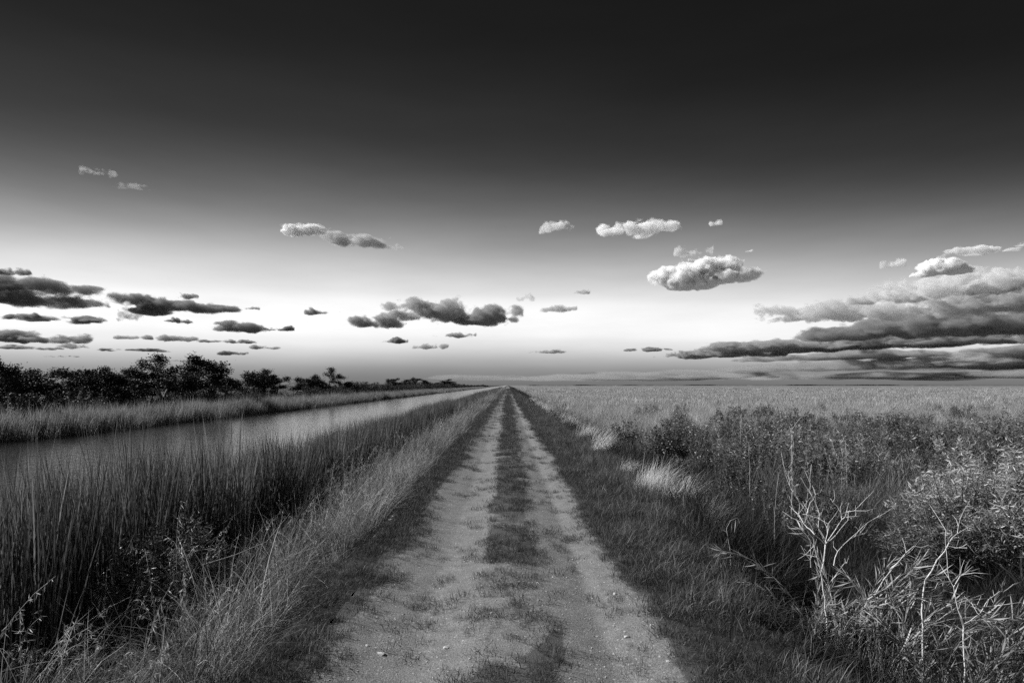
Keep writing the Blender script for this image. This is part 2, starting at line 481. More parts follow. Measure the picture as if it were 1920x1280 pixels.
def leaves(g, rng, P, D, length, width):
    """diamond leaves at P pointing along D"""
    n = len(P)
    D = D / (np.linalg.norm(D, axis=1, keepdims=True) + 1e-9)
    up = rng.normal(size=(n, 3)); S = np.cross(D, up); S /= (np.linalg.norm(S, axis=1, keepdims=True) + 1e-9)
    N = np.cross(S, D)
    L = (length * (0.6 + 0.8 * rng.random(n)))[:, None]; W = (width * (0.6 + 0.8 * rng.random(n)))[:, None] * 0.5
    v = np.stack([P, P + D * L * 0.45 + S * W - N * W * 0.3, P + D * L - N * L * 0.12, P + D * L * 0.45 - S * W - N * W * 0.3], 1)
    b = (np.arange(n) * 4)[:, None]
    g.add(v.reshape(-1, 3), None, np.concatenate([b + np.array([0, 1, 2]), b + np.array([0, 2, 3])]))

def tube(g, pts, radii, sides=5):
    pts = np.asarray(pts, float); n = len(pts)
    tan = np.gradient(pts, axis=0); tan /= (np.linalg.norm(tan, axis=1, keepdims=True) + 1e-9)
    ref = np.array([0.31, 0.9, 0.2]); 
    V = []
    for i in range(n):
        u = np.cross(tan[i], ref); u /= (np.linalg.norm(u) + 1e-9); w = np.cross(tan[i], u)
        for s in range(sides):
            a = 2 * math.pi * s / sides
            V.append(pts[i] + (u * math.cos(a) + w * math.sin(a)) * radii[i])
    q = []
    for i in range(n - 1):
        for s in range(sides):
            s2 = (s + 1) % sides
            q.append([i * sides + s, i * sides + s2, (i + 1) * sides + s2, (i + 1) * sides + s])
    t = [[(n - 1) * sides, (n - 1) * sides + s, (n - 1) * sides + s + 1] for s in range(1, sides - 1)]
    g.add(V, q, t)

def branch(g, rng, p, d, length, r, level, tips, wander=0.25, fork=(2, 4), sides=5, up=0.15, shrink=0.66):
    n = 5
    pts, rad = [np.array(p, float)], [r]
    d = np.array(d, float); d /= np.linalg.norm(d)
    for i in range(n):
        d = d + rng.normal(size=3) * wander * 0.5 + np.array([0, 0, up * 0.3]); d /= np.linalg.norm(d)
        pts.append(pts[-1] + d * length / n); rad.append(r * (1 - 0.45 * (i + 1) / n))
    tube(g, pts, rad, sides)
    if level == 0:
        tips.append((pts[-1], d)); tips.append((pts[-3], d))
        return
    for j in range(rng.integers(fork[0], fork[1] + 1)):
        at = rng.integers(2, n + 1) if j else n
        nd = d + rng.normal(size=3) * 0.75
        nd[2] = nd[2] * 0.8 + up
        branch(g, rng, pts[at], nd, length * shrink * (0.75 + 0.5 * rng.random()), rad[at] * 0.75, level - 1, tips, wander, fork, max(3, sides - 1), up, shrink)

def proto(name, me):
    return bpy.data.objects.new(name, me)

def scatter(name, label, cat, protos, P, rot, scl, idx):
    """one mass of ground cover: clumps set out on points by geometry nodes"""
    n = len(P)
    me = bpy.data.meshes.new(name)
    me.vertices.add(n); me.vertices.foreach_set('co', np.asarray(P, np.float32).ravel())
    a = me.attributes.new('rot', 'FLOAT_VECTOR', 'POINT'); a.data.foreach_set('vector', np.asarray(rot, np.float32).ravel())
    a = me.attributes.new('scl', 'FLOAT_VECTOR', 'POINT'); a.data.foreach_set('vector', np.asarray(scl, np.float32).ravel())
    a = me.attributes.new('idx', 'INT', 'POINT'); a.data.foreach_set('value', np.asarray(idx, np.int32))
    o = obj(name, me)
    tag(o, label, cat, None, 'stuff')
    c = bpy.data.collections.new(name + '_clumps')
    for p in protos:
        c.objects.link(p)
    gt = bpy.data.node_groups.new(name + '_layout', 'GeometryNodeTree')
    gt.interface.new_socket('Geometry', in_out='INPUT', socket_type='NodeSocketGeometry')
    gt.interface.new_socket('Geometry', in_out='OUTPUT', socket_type='NodeSocketGeometry')
    N, L = gt.nodes, gt.links
    gi, go = N.new('NodeGroupInput'), N.new('NodeGroupOutput')
    ip = N.new('GeometryNodeInstanceOnPoints')
    ci = N.new('GeometryNodeCollectionInfo')
    ci.inputs['Collection'].default_value = c
    ci.inputs['Separate Children'].default_value = True
    ci.inputs['Reset Children'].default_value = True
    def at(nm, t):
        x = N.new('GeometryNodeInputNamedAttribute'); x.data_type = t; x.inputs['Name'].default_value = nm
        return [s for s in x.outputs if s.enabled and s.name == 'Attribute'][0]
    L.new(gi.outputs[0], ip.inputs['Points']); L.new(ci.outputs[0], ip.inputs['Instance'])
    ip.inputs['Pick Instance'].default_value = True
    L.new(at('idx', 'INT'), ip.inputs['Instance Index'])
    L.new(at('rot', 'FLOAT_VECTOR'), ip.inputs['Rotation'])
    L.new(at('scl', 'FLOAT_VECTOR'), ip.inputs['Scale'])
    L.new(ip.outputs[0], go.inputs[0])
    md = o.modifiers.new('layout', 'NODES'); md.node_group = gt
    return o

def make_protos(stem, count, fn, mat, seed):
    ps = []
    for i in range(count):
        g = Geo(); fn(g, np.random.default_rng(seed + i))
        ps.append(proto('%s_%02d' % (stem, i), g.mesh(stem, mat)))
    return ps

rng = np.random.default_rng(4)
def area_points(x0, x1, bands, keep=None):
    """bands: (y0, y1, per_m2, scale). random points; keep(x,y) -> probability"""
    P, S = [], []
    for y0, y1, dens, sc in bands:
        n = int((x1 - x0) * (y1 - y0) * dens)
        x = x0 + (x1 - x0) * rng.random(n); y = y0 + (y1 - y0) * rng.random(n)
        ok = np.ones(n, bool) if keep is None else rng.random(n) < keep(x, y)
        ok &= np.abs(x) < 0.95 * y + 4.5
        x, y = x[ok], y[ok]
        P.append(np.stack([x, y, ground_z(x, y)], -1)); S.append(np.full(len(x), sc))
    return np.concatenate(P), np.concatenate(S)

def lay(name, label, cat, protos, P, S, zs=None, twist=math.pi, jitter=0.25, tilt=0.08):
    n = len(P)
    rot = np.stack([rng.normal(0, tilt, n), rng.normal(0, tilt, n), (rng.random(n) * 2 - 1) * twist], -1)
    s = S * (1 + jitter * rng.normal(size=n)).clip(0.5, 1.7)
    z = s if zs is None else zs * (1 + jitter * rng.normal(size=n)).clip(0.5, 1.7)
    return scatter(name, label, cat, protos, P, rot, np.stack([s, s, z], -1), rng.integers(0, len(protos), n))

def out_of_ditch(x, y):
    return 1 - (1 - sstep(7.6, 8.8, x + 0.8 * (fbm(x * 0.5, y * 0.5, 141, 2) - 0.5))) * (1 - sstep(12.5, 15, y))
# ---- short turf on the verges and the middle of the track
turf = make_protos('turf_clump', 6, lambda g, r: blades(g, r, 60, 0.13, 0.025, 0.11, 0.0045, 2, 0.35, 0.8), M['short'], 100)
def turf_keep(x, y):
    d = dirt_amount(x, y)
    n = fbm(x * 2.2, y * 1.6, 55, 3)
    return np.clip((1 - d) * np.maximum(sstep(0.25, 0.55, n) * 1.2, 0.45) + 0.09 * (n > 0.5), 0, 1) * np.where(np.abs(x - 0.05) < 0.5, 0.62, 1.0)
BT = [(2.0, 9, 170, 0.85), (9, 20, 110, 1.0), (20, 50, 45, 1.5), (50, 130, 12, 2.6), (130, 400, 1.6, 6)]
P, S = area_points(-2.15, 3.2, BT, lambda x, y: turf_keep(x, y) * (1 - sstep(3.2, 3.6, slope_x(x, y))))
lay('track_turf', 'short turf on the verges and the middle strip of the track', 'grass', turf, P, S, zs=np.minimum(S, 2.2))

tall_turf = make_protos('verge_clump', 5, lambda g, r: blades(g, r, 46, 0.16, 0.08, 0.30, 0.005, 3, 0.2, 0.8, 0.5, 0.0), M['mixed'], 150)
P, S = area_points(1.3, 3.5, [(2.5, 14, 44, 1.0), (14, 40, 20, 1.15), (40, 150, 4, 1.8)],
                   lambda x, y: np.clip(sstep(0.36, 0.58, fbm(x * 1.1, y * 0.8, 61, 3)) + 0.15, 0, 1) * sstep(1.2, 1.9, x) * (1 - sstep(3.2, 3.6, slope_x(x, y))))
lay('verge_grass', 'ankle-high mixed grass on the right verge', 'grass', tall_turf, P, S, zs=np.minimum(S, 1.3) * (0.7 + 0.5 * sstep(1.5, 2.8, P[:, 0])), twist=2.0)
P, S = area_points(-2.2, -1.35, [(2.5, 14, 10, 0.8), (14, 40, 6, 0.9), (40, 150, 2, 1.4)],
                   lambda x, y: sstep(0.5, 0.66, fbm(x * 1.4, y * 0.9, 62, 3)))
lay('left_verge_grass', 'sparse ankle-high grass on the left verge', 'grass', tall_turf, P, S, zs=np.minimum(S, 1.0), twist=0.7)

# ---- straw-coloured tall grass between verge and reeds
straw = make_protos('straw_clump', 6, lambda g, r: (blades(g, r, 48, 0.22, 0.30, 1.0, 0.005, 5, 0.2, 1.5, 0.35, 0.2), blades(g, r, 34, 0.22, 0.2, 0.6, 0.004, 4, 0.6, 1.2, 0.1, 0.2)), M['straw'], 200)
def plume_fn(g, r):
    for st in range(7):
        a0 = r.normal(0.2, 0.9); b0 = r.normal(0, 0.12, 2); L = r.uniform(0.6, 1.1); n = 8
        pts = [np.array([b0[0], b0[1], 0.0])]; th = r.uniform(0.02, 0.3); bd = r.uniform(0.5, 1.5)
        for k in range(n):
            t_ = th + bd * (k / n) ** 1.8
            pts.append(pts[-1] + np.array([math.sin(t_) * math.cos(a0), math.sin(t_) * math.sin(a0), math.cos(t_)]) * L / n)
        tube(g, pts, np.linspace(0.003, 0.0012, n + 1), 3)
        pts = np.array(pts); m = 22
        f = 0.6 + 0.4 * r.random(m); k = np.minimum((f * n).astype(int), n - 1); q = (f * n - k)[:, None]
        D = r.normal(size=(m, 3)) * 0.5 + np.array([math.cos(a0) * 0.5, math.sin(a0) * 0.5, -0.6])
        leaves(g, r, pts[k] * (1 - q) + pts[k + 1] * q, D, 0.045, 0.005)
    blades(g, r, 30, 0.2, 0.2, 0.7, 0.0045, 4, 0.35, 1.3, 0.2, 0.2)
plume = make_protos('straw_plume_clump', 4, plume_fn, M['straw'], 240)
mixed = make_protos('mixed_clump', 6, lambda g, r: blades(g, r, 80, 0.20, 0.25, 0.80, 0.0055, 4, 0.22, 0.8, 0.6, 0.2), M['mixed'], 220)
BS = [(1.0, 12, 19, 0.95), (12, 40, 11, 1.05), (40, 130, 3.2, 1.5), (130, 450, 0.5, 3.2)]
def straw_keep(x, y):
    return sstep(0.40, 0.53, fbm(x * 0.7 + 9, y * 0.33, 71, 3)) * (0.9 + 0.1 * sstep(9, 14, y))
P, S = area_points(-5.6, -2.2, BS, lambda x, y: np.where(x < -4.6, (y < 6.2) * 0.8, np.maximum(straw_keep(x, y), (y < 6.5) * 0.6)))
lay('straw_grass', 'pale straw-coloured grass bending along the left edge of the verge', 'grass', straw + plume[:2], P, S, zs=np.minimum(S, 1.2), twist=1.6)
P, S = area_points(-4.8, -2.15, BS, lambda x, y: 1 - 0.75 * straw_keep(x, y))
lay('bank_grass', 'darker knee-high grass on the canal side bank', 'grass', mixed, P, S, zs=np.minimum(S, 1.1), twist=2.5)

# ---- reeds on the near bank
def reed_fn(g, r):
    blades(g, r, 42, 0.32, 1.25, 2.2, 0.016, 4, 0.05, 0.16, skew=0.55)
    blades(g, r, 22, 0.32, 0.7, 1.5, 0.014, 4, 0.15, 0.9)
reed = make_protos('reed_clump', 7, reed_fn, M['reed'], 300)
P, S = area_points(-6.3, -3.7, [(1.0, 14, 17, 0.98), (14, 50, 13, 1.0), (50, 150, 4.5, 1.3), (150, 500, 0.9, 2.2)],
                   lambda x, y: np.clip(0.35 + sstep(0.3, 0.5, fbm(x * 0.6, y * 0.4, 81, 3)), 0, 1) * (1 - sstep(-5.0, -4.0, x)) * (1 - (1 - sstep(4.6, 6.4, y)) * sstep(-6.0, -5.2, x)))
lay('near_reeds', 'tall upright reeds along the near edge of the canal', 'reeds', reed, P, S, zs=(0.82 + 0.14 * (1 - sstep(6, 15, P[:, 1]))) * (0.78 + 0.42 * fbm(P[:, 0] * 0.3, P[:, 1] * 0.12, 83, 2)) * (1 - 0.15 * (1 - sstep(-6.2, -5.4, P[:, 0]))), jitter=0.1, tilt=0.03)

# ---- reeds on the far bank
farreed = make_protos('far_reed_clump', 5, lambda g, r: blades(g, r, 46, 0.5, 0.9, 2.0, 0.022, 3, 0.1, 0.4), M['farreed'], 350)
P, S = area_points(-32.2, -29.4, [(22, 90, 4.2, 1.0), (90, 250, 2.2, 1.4), (250, 800, 0.5, 3.0)],
                   lambda x, y: 1 - sstep(-30.0, -29.2, x + (fbm(x * 0, y * 0.3, 91, 3) - 0.5) * 1.5))
lay('far_reeds', 'grey reed belt along the far bank of the canal', 'reeds', farreed, P, S, zs=np.minimum(S, 1.0), jitter=0.12, tilt=0.04)

# ---- ditch and field on the right
ditch = make_protos('ditch_clump', 6, lambda g, r: blades(g, r, 70, 0.26, 0.25, 0.8, 0.006, 4, 0.2, 0.9, 0.4, 0.0), M['dark'], 400)
P, S = area_points(2.4, 8.6, [(1.5, 14, 14, 1.0), (14, 50, 9, 1.1), (50, 180, 2.2, 2.0), (180, 500, 0.4, 4)], lambda x, y: (1 - sstep(6.6, 7.2, x) * sstep(12.5, 15, y)) * sstep(3.0, 3.3, slope_x(x, y)))
lay('ditch_grass', 'dark rank grass filling the ditch right of the track', 'grass', ditch, P, S, zs=np.minimum(S, 1.2) * np.where((P[:, 1] < 8.0) & (P[:, 0] < 5.6), 0.36, 1.0))

def herb_fn(g, r):
    for s in range(9):
        b = r.normal(0, 0.18, 2); hh = 0.55 + 0.6 * r.random()
        lean = r.normal(0, 0.22, 2)
        n = 36
        t = 0.25 + 0.75 * r.random(n)
        Pp = np.stack([b[0] + lean[0] * t * hh, b[1] + lean[1] * t * hh, t * hh], -1)
        a = r.random(n) * 2 * np.pi
        D = np.stack([np.cos(a), np.sin(a), 0.5 + 0.4 * r.normal(size=n)], -1)
        leaves(g, r, Pp, D, 0.09, 0.026)
        tube(g, [(b[0], b[1], 0), (b[0] + lean[0] * hh, b[1] + lean[1] * hh, hh)], [0.006, 0.003], 3)
herb = make_protos('herb_clump', 6, herb_fn, M['leaf'], 450)
P, S = area_points(6.0, 40, [(8.5, 16, 4.2, 1.05), (16, 45, 3.2, 1.15)],
                   lambda x, y: sstep(0.43, 0.56, fbm(x * 0.34, y * 0.24, 101, 3)) * (1 - sstep(16, 46, y)) * out_of_ditch(x, y))
lay('marsh_herbs', 'leafy waist-high herbs in the marsh right of the ditch', 'herbs', herb, P, S, jitter=0.2)

field = make_protos('marsh_grass_clump', 6, lambda g, r: blades(g, r, 70, 0.42, 0.5, 1.2, 0.010, 4, 0.16, 0.7, 0.3, 0.3), M['field'], 500)
farfield = make_protos('marsh_patch', 5, lambda g, r: blades(g, r, 140, 1.6, 0.6, 1.25, 0.05, 3, 0.18, 0.6, 0.3, 0.3), M['field'], 520)
olive = make_protos('olive_grass_clump', 5, lambda g, r: blades(g, r, 70, 0.42, 0.5, 1.1, 0.010, 4, 0.18, 0.8, 0.3, 0.3), M['mixed'], 540)
def pale_share(x, y):
    return sstep(0.35, 0.65, fbm(x * 0.12, y * 0.06, 131, 3) + 0.6 * sstep(20, 52, y) - 0.31)
P, S = area_points(6.6, 60, [(7, 16, 2.4, 0.85), (16, 34, 2.8, 0.9), (34, 75, 3.2, 1.0)], lambda x, y: pale_share(x, y) * out_of_ditch(x, y))
lay('marsh_grass', 'sunlit pale marsh grass of the flat field right of the ditch', 'grass', field, P, S, jitter=0.2)
P, S = area_points(6.2, 60, [(7, 16, 2.4, 0.9), (16, 34, 2.6, 0.9), (34, 75, 2.6, 1.0)], lambda x, y: (1 - pale_share(x, y)) * out_of_ditch(x, y))
lay('olive_marsh_grass', 'darker marsh grass between the shrubs right of the ditch', 'grass', olive, P, S, jitter=0.2)
P1, S1 = area_points(6.0, 160, [(70, 180, 0.45, 1.0)])
P2, S2 = area_points(7.0, 420, [(180, 520, 0.09, 1.9)])
P = np.concatenate([P1, P2]); S = np.concatenate([S1, S2])
lay('distant_marsh_grass', 'pale open marsh stretching away to the horizon', 'grass', farfield, P, S, zs=np.minimum(S, 1.0), jitter=0.15)

# ------------------------------------------------------------------ trees and thicket beyond the canal
def tree_proto(i, flat=False):
    r = np.random.default_rng(700 + i)
    g = Geo(); tips = []
    for s in range(r.integers(2, 4)):
        branch(g, r, (r.normal(0, 0.1), r.normal(0, 0.1), 0), (r.normal(0, 0.45), r.normal(0, 0.45), 1.0), 1.9, 0.11, 3, tips, 0.35, (2, 3), 6, 0.12 if not flat else -0.05, 0.62)
    wood = g.v; allv = np.concatenate(g.v)
    tp = np.array([t[0] for t in tips]); td = np.array([t[1] for t in tips])
    sc = 5.0 / max(tp[:, 2].max() + 0.3, 1)
    lf = Geo()
    m = 120
    Pp = np.repeat(tp, m, 0) + r.normal(size=(len(tp) * m, 3)) * np.array([0.19, 0.19, 0.12 if not flat else 0.09])
    keep = Pp[:, 2] > 0.9
    Pp = Pp[keep]
    D = r.normal(size=Pp.shape); D[:, 2] *= 0.5
    leaves(lf, r, Pp, D, 0.12, 0.07)
    return g.mesh('trunk', M['bark'], True), lf.mesh('crown', M['treeleaf']), sc

tree_protos = [tree_proto(i, i in (1, 4)) for i in range(7)]
def place_tree(k, px, top, x, label, group=None, widen=1.0, rz=None, name='marsh_tree'):
    depth = x * F / (px - 952)
    tr, cr, sc = tree_protos[k]
    base = float(ground_z(np.array([x]), np.array([depth]))[0]) - 0.05
    ht = H + (722 - top) * depth / F - base
    s = ht * (1.2 if px > 150 else 1.05) / 5.0 * sc
    t = thing(name, label, 'tree', (x, depth, base), group, rz if rz is not None else random.Random(px).random() * 6.28, (s * widen, s * widen, s))
    obj('trunk', tr, t); obj('crown', cr, t)
    return t
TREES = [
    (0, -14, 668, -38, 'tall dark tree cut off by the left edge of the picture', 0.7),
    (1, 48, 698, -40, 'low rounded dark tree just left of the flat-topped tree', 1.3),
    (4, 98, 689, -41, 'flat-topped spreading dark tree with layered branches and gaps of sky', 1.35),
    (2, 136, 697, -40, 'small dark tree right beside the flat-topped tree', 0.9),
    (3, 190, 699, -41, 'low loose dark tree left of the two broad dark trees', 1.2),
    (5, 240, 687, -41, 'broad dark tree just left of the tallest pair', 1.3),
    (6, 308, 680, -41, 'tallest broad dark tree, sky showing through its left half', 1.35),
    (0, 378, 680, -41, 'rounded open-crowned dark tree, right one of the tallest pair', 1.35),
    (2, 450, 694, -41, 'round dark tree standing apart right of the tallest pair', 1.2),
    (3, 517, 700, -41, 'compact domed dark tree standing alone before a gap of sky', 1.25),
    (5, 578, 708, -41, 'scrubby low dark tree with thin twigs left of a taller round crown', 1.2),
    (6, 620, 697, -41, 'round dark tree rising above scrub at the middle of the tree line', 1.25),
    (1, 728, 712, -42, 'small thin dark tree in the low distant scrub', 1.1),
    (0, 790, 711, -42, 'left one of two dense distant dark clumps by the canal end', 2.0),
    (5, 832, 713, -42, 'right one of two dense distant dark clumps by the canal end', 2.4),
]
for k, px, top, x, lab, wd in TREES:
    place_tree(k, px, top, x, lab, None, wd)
rt = random.Random(9)
def shrub_meshes(seed, n_st, n_leaf, hgt, rad, ll, lw, mat, stem):
    r = np.random.default_rng(seed)
    g, lf = Geo(), Geo()
    for s in range(n_st):
        a = r.random() * 6.28; rr = rad * math.sqrt(r.random())
        top = np.array([rr * math.cos(a), rr * math.sin(a), hgt * (0.55 + 0.5 * r.random()) * (1 - 0.45 * (rr / rad) ** 2)])
        b = top * np.array([0.25, 0.25, 0])
        mid = (b + top) / 2 + np.array([*(r.normal(size=2) * 0.08), 0.08])
        tube(g, [b, mid, top], [0.012 * hgt, 0.009 * hgt, 0.004 * hgt], 4)
        t = (0.3 + 0.75 * r.random(n_leaf) ** 0.7)[:, None]
        Pp = np.where(t < 0.5, b + (mid - b) * t * 2, mid + (top - mid) * (t - 0.5) * 2) + r.normal(size=(n_leaf, 3)) * 0.06 * rad
        a = r.random(n_leaf) * 6.28
        D = np.stack([np.cos(a), np.sin(a), 0.35 + 0.5 * r.normal(size=n_leaf)], -1)
        leaves(lf, r, Pp, D, ll, lw)
    return g.mesh('stem', stem), lf.mesh('foliage', mat)
thick = [shrub_meshes(800 + i, 40, 90, 2.6, 1.9, 0.15, 0.08, M['thicket'], M['bark']) for i in range(4)]
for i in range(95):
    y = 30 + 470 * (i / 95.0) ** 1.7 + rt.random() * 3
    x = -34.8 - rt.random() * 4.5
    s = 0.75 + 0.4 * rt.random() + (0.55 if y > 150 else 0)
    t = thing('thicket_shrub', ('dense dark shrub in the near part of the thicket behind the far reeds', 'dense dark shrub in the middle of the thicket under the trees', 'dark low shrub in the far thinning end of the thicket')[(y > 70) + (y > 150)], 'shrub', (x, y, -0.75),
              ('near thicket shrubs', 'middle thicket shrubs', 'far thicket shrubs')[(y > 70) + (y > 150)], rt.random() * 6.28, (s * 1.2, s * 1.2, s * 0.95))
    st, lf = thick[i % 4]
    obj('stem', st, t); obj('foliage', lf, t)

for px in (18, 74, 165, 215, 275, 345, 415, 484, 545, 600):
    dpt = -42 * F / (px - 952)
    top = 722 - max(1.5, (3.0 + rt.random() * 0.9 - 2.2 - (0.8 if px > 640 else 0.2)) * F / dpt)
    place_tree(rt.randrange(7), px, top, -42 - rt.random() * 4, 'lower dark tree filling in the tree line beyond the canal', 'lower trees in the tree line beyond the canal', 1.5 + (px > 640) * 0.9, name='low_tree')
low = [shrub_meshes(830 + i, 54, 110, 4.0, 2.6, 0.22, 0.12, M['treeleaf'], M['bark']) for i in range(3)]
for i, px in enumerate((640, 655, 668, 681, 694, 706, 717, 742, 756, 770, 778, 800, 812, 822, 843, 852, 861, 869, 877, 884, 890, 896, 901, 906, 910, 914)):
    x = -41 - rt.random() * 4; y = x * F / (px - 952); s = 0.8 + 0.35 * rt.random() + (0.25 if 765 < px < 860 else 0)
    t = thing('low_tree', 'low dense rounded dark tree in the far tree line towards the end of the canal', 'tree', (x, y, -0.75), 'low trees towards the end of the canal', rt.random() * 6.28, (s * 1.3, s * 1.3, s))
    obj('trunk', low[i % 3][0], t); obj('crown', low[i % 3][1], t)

# leaning bleached snag in the far reeds at the left
sn = Geo()
d = 46.0
tube(sn, [at_px(55, 778, d), at_px(66, 762, d), at_px(78, 744, d)], [0.10, 0.08, 0.05], 6)
tube(sn, [at_px(66, 762, d), at_px(74, 752, d - 0.3), at_px(84, 742, d - 0.5)], [0.06, 0.05, 0.03], 5)
tag(obj('dead_snag', sn.mesh('dead_snag', M['dead'], True)), 'leaning bleached snag among the far reeds near the left edge', 'dead tree')

# ------------------------------------------------------------------ shrubs of the marsh
bush = [shrub_meshes(850 + i, 34, 80, 1.35, 0.85, 0.09, 0.032, M['leaf'], M['stem']) for i in range(4)]
will = [shrub_meshes(880 + i, 60, 130, 1.9, 1.25, 0.12, 0.02, M['willow'], M['stem']) for i in range(3)]
def put_shrub(kind, x, y, s, label, group, k, name):
    z = float(ground_z(np.array([x]), np.array([y]))[0]) - 0.03
    t = thing(name, label, 'shrub', (x, y, z), group, rt.random() * 6.28, (s * 1.05, s * 1.05, s))
    st, lf = kind[k % len(kind)]
    obj('stem', st, t); obj('foliage', lf, t)
put_shrub(will, 8.3, 11.3, 1.0, 'large slender-leaved shrub at the right edge behind the dead bush', None, 0, 'slender_leaved_shrub')
put_shrub(will, 7.5, 11.0, 0.8, 'slender-leaved shrub left of the largest one, above the fern-like dead grass', None, 1, 'slender_leaved_shrub')
put_shrub(will, 10.4, 13.0, 1.0, 'slender-leaved shrub cut off by the right edge, above the largest one', None, 2, 'slender_leaved_shrub')
cnt = 0
while cnt < 95:
    y = 9 + 52 * rt.random() ** 1.6
    x = 6.4 + (0.85 * y - 4.5) * rt.random()
    if fbm(np.array([x * 0.28]), np.array([y * 0.2]), 101, 3)[0] < 0.42 or (x < 9.4 and y < 17):
        cnt += 0.05
        continue
    band = 0 if y < 19 else 1 if y < 32 else 2
    put_shrub(bush, x, y, (0.85 if y < 32 else 0.7) + 0.7 * rt.random() ** 1.5, ('rounded leafy shrub among the nearer marsh shrubs right of the ditch', 'rounded leafy shrub halfway out in the shrubby part of the marsh',
              'small distant leafy shrub where the marsh turns to open pale grass')[band], ('nearer leafy marsh shrubs', 'leafy shrubs halfway out in the marsh', 'distant leafy marsh shrubs')[band], int(cnt), 'marsh_shrub')
    cnt += 1
put_shrub(will, -3.85, 7.0, 0.68, 'leafy bush standing among the near reeds at the left', None, 1, 'reed_bed_bush')

# ------------------------------------------------------------------ bleached tufts along the right verge edge
tuft_me = []
for i in range(4):
    g = Geo(); blades(g, np.random.default_rng(900 + i), 520, 0.28, 0.25, 0.85, 0.0055, 5, 0.4, 1.0, 1.5, 0.1, 0.4)
    tuft_me.append(g.mesh('pale_grass_tuft', M['pale']))
TUFT = [(2.9, 12.6, 1.25, 'largest windswept tuft of bleached grass on the right verge edge'),
        (3.2, 11.9, 1.1, 'bleached grass tuft on the slope just below and right of the largest'),
        (3.5, 11.2, 0.9, 'nearest low bleached grass tuft trailing down the right slope'),
        (3.0, 13.7, 0.9, 'bleached grass tuft just beyond the largest one on the verge edge'),
        (2.95, 15.6, 0.7, 'small bleached tuft in the gap between the largest and the compact one'),
        (2.95, 20.5, 1.15, 'brightest compact bleached tuft, next clear one beyond the largest')]
for i, (x, y, s, lab) in enumerate(TUFT):
    z = float(ground_z(np.array([x]), np.array([y]))[0]) - 0.02
    tag(obj('pale_grass_tuft', tuft_me[i % 4], None, (x, y, z), (rt.random() - 0.5) * 1.4, (s, s, s * 0.9)), lab, 'grass tuft')
for i in range(26):
    y = 22 + 75 * (i / 26.0) ** 1.3 + rt.random() * 1.5
    x = 3.05 + rt.random() * 0.35; s = 0.8 + 0.6 * rt.random()
    z = float(ground_z(np.array([x]), np.array([y]))[0]) - 0.02
    tag(obj('pale_grass_tuft', tuft_me[i % 4], None, (x, y, z), rt.random() - 0.5, (s, s, s * 0.9)),
        'bleached grass tuft in the pale row along the far right verge edge', 'grass tuft', 'row of bleached tufts on the right verge edge')

# ------------------------------------------------------------------ dead shrubs in the right foreground
def zp(zx, zy, depth):
    return at_px(1280 + zx / 3.0, 860 + zy / 3.0, depth)
def dead_shrub(name, label, depth, trunks, branches, seed):
    r = np.random.default_rng(seed)
    base = zp(*trunks[0][0], depth)
    gz = float(ground_z(base[:1], base[1:2])[0]) - 0.05
    drop = base[2] > gz
    base[2] = min(base[2], gz)
    t = thing(name, label, 'dead shrub', tuple(base))
    def line(pl, r0, r1, dd):
        n = len(pl); pts = []
        for i, (a, b) in enumerate(pl):
            pts.append(zp(a, b, depth + dd * i / max(n - 1, 1)) - base)
        if drop and pl is trunks[0]:
            pts.insert(0, np.zeros(3)); n += 1
        pts = np.array(pts)
        # subdivide with a little crookedness
        out, rad = [], []
        for i in range(n - 1):
            for s in (0, 0.5):
                p = pts[i] * (1 - s) + pts[i + 1] * s
                if s: p = p + r.normal(size=3) * 0.008
                out.append(p); f = (i + s) / (n - 1); rad.append(r0 * (1 - f) + r1 * f)
        out.append(pts[-1]); rad.append(r1)
        g = Geo(); tube(g, out, rad, 6)
        return g, out
    for pl in trunks:
        g, _ = line(pl, 0.0105, 0.0065, 0.0)
        obj('trunk', g.mesh('trunk', M['dead'], True), t)
    for pl in branches:
        g, out = line(pl, 0.0055, 0.0018, r.uniform(-0.35, 0.35))
        # twigs
        for j in range(int(r.integers(3, 7))):
            k = int(r.integers(1, len(out)))
            d = (out[k] - out[k - 1]); L = 0.08 + 0.22 * r.random() ** 1.5
            d = d / (np.linalg.norm(d) + 1e-9) + r.normal(size=3) * 0.55
            d /= np.linalg.norm(d)
            p1 = out[k] + d * L * 0.5 + r.normal(size=3) * 0.01; p2 = out[k] + d * L + np.array([0, 0, 0.02])
            tube(g, [out[k], p1, p2], [0.003, 0.002, 0.001], 4)
        obj('branch', g.mesh('branch', M['dead'], True), t)
    return t
dead_shrub('bare_shrub', 'taller leafless bleached shrub with forking crooked branches in the right foreground', 6.6,
    [[(800, 1180), (806, 1010), (812, 900), (803, 790), (786, 690), (795, 570), (803, 480)]],
    [[(803, 480), (765, 390), (770, 310), (745, 240), (715, 180), (716, 110), (725, 30)],
     [(765, 390), (700, 310), (640, 220), (602, 150), (610, 90)],
     [(700, 310), (716, 250), (748, 200)],
     [(803, 480), (742, 425), (700, 340), (692, 290)],
     [(742, 425), (700, 385), (662, 330), (625, 290)],
     [(786, 680), (775, 620), (747, 520), (738, 450), (700, 400), (678, 380)],
     [(803, 480), (858, 400), (896, 340), (866, 262), (832, 222)],
     [(896, 340), (922, 298), (992, 265)],
     [(810, 470), (860, 430), (930, 345), (972, 320)],
     [(806, 710), (850, 670), (905, 592), (912, 560)],
     [(850, 600), (872, 520), (942, 448), (1012, 384), (1070, 340), (1112, 305)],
     [(942, 448), (990, 425), (1040, 410)],
     [(803, 480), (815, 420), (818, 365)],
     [(722, 610), (720, 540), (718, 470)],
     [(812, 830), (860, 900), (900, 980)]], 31)
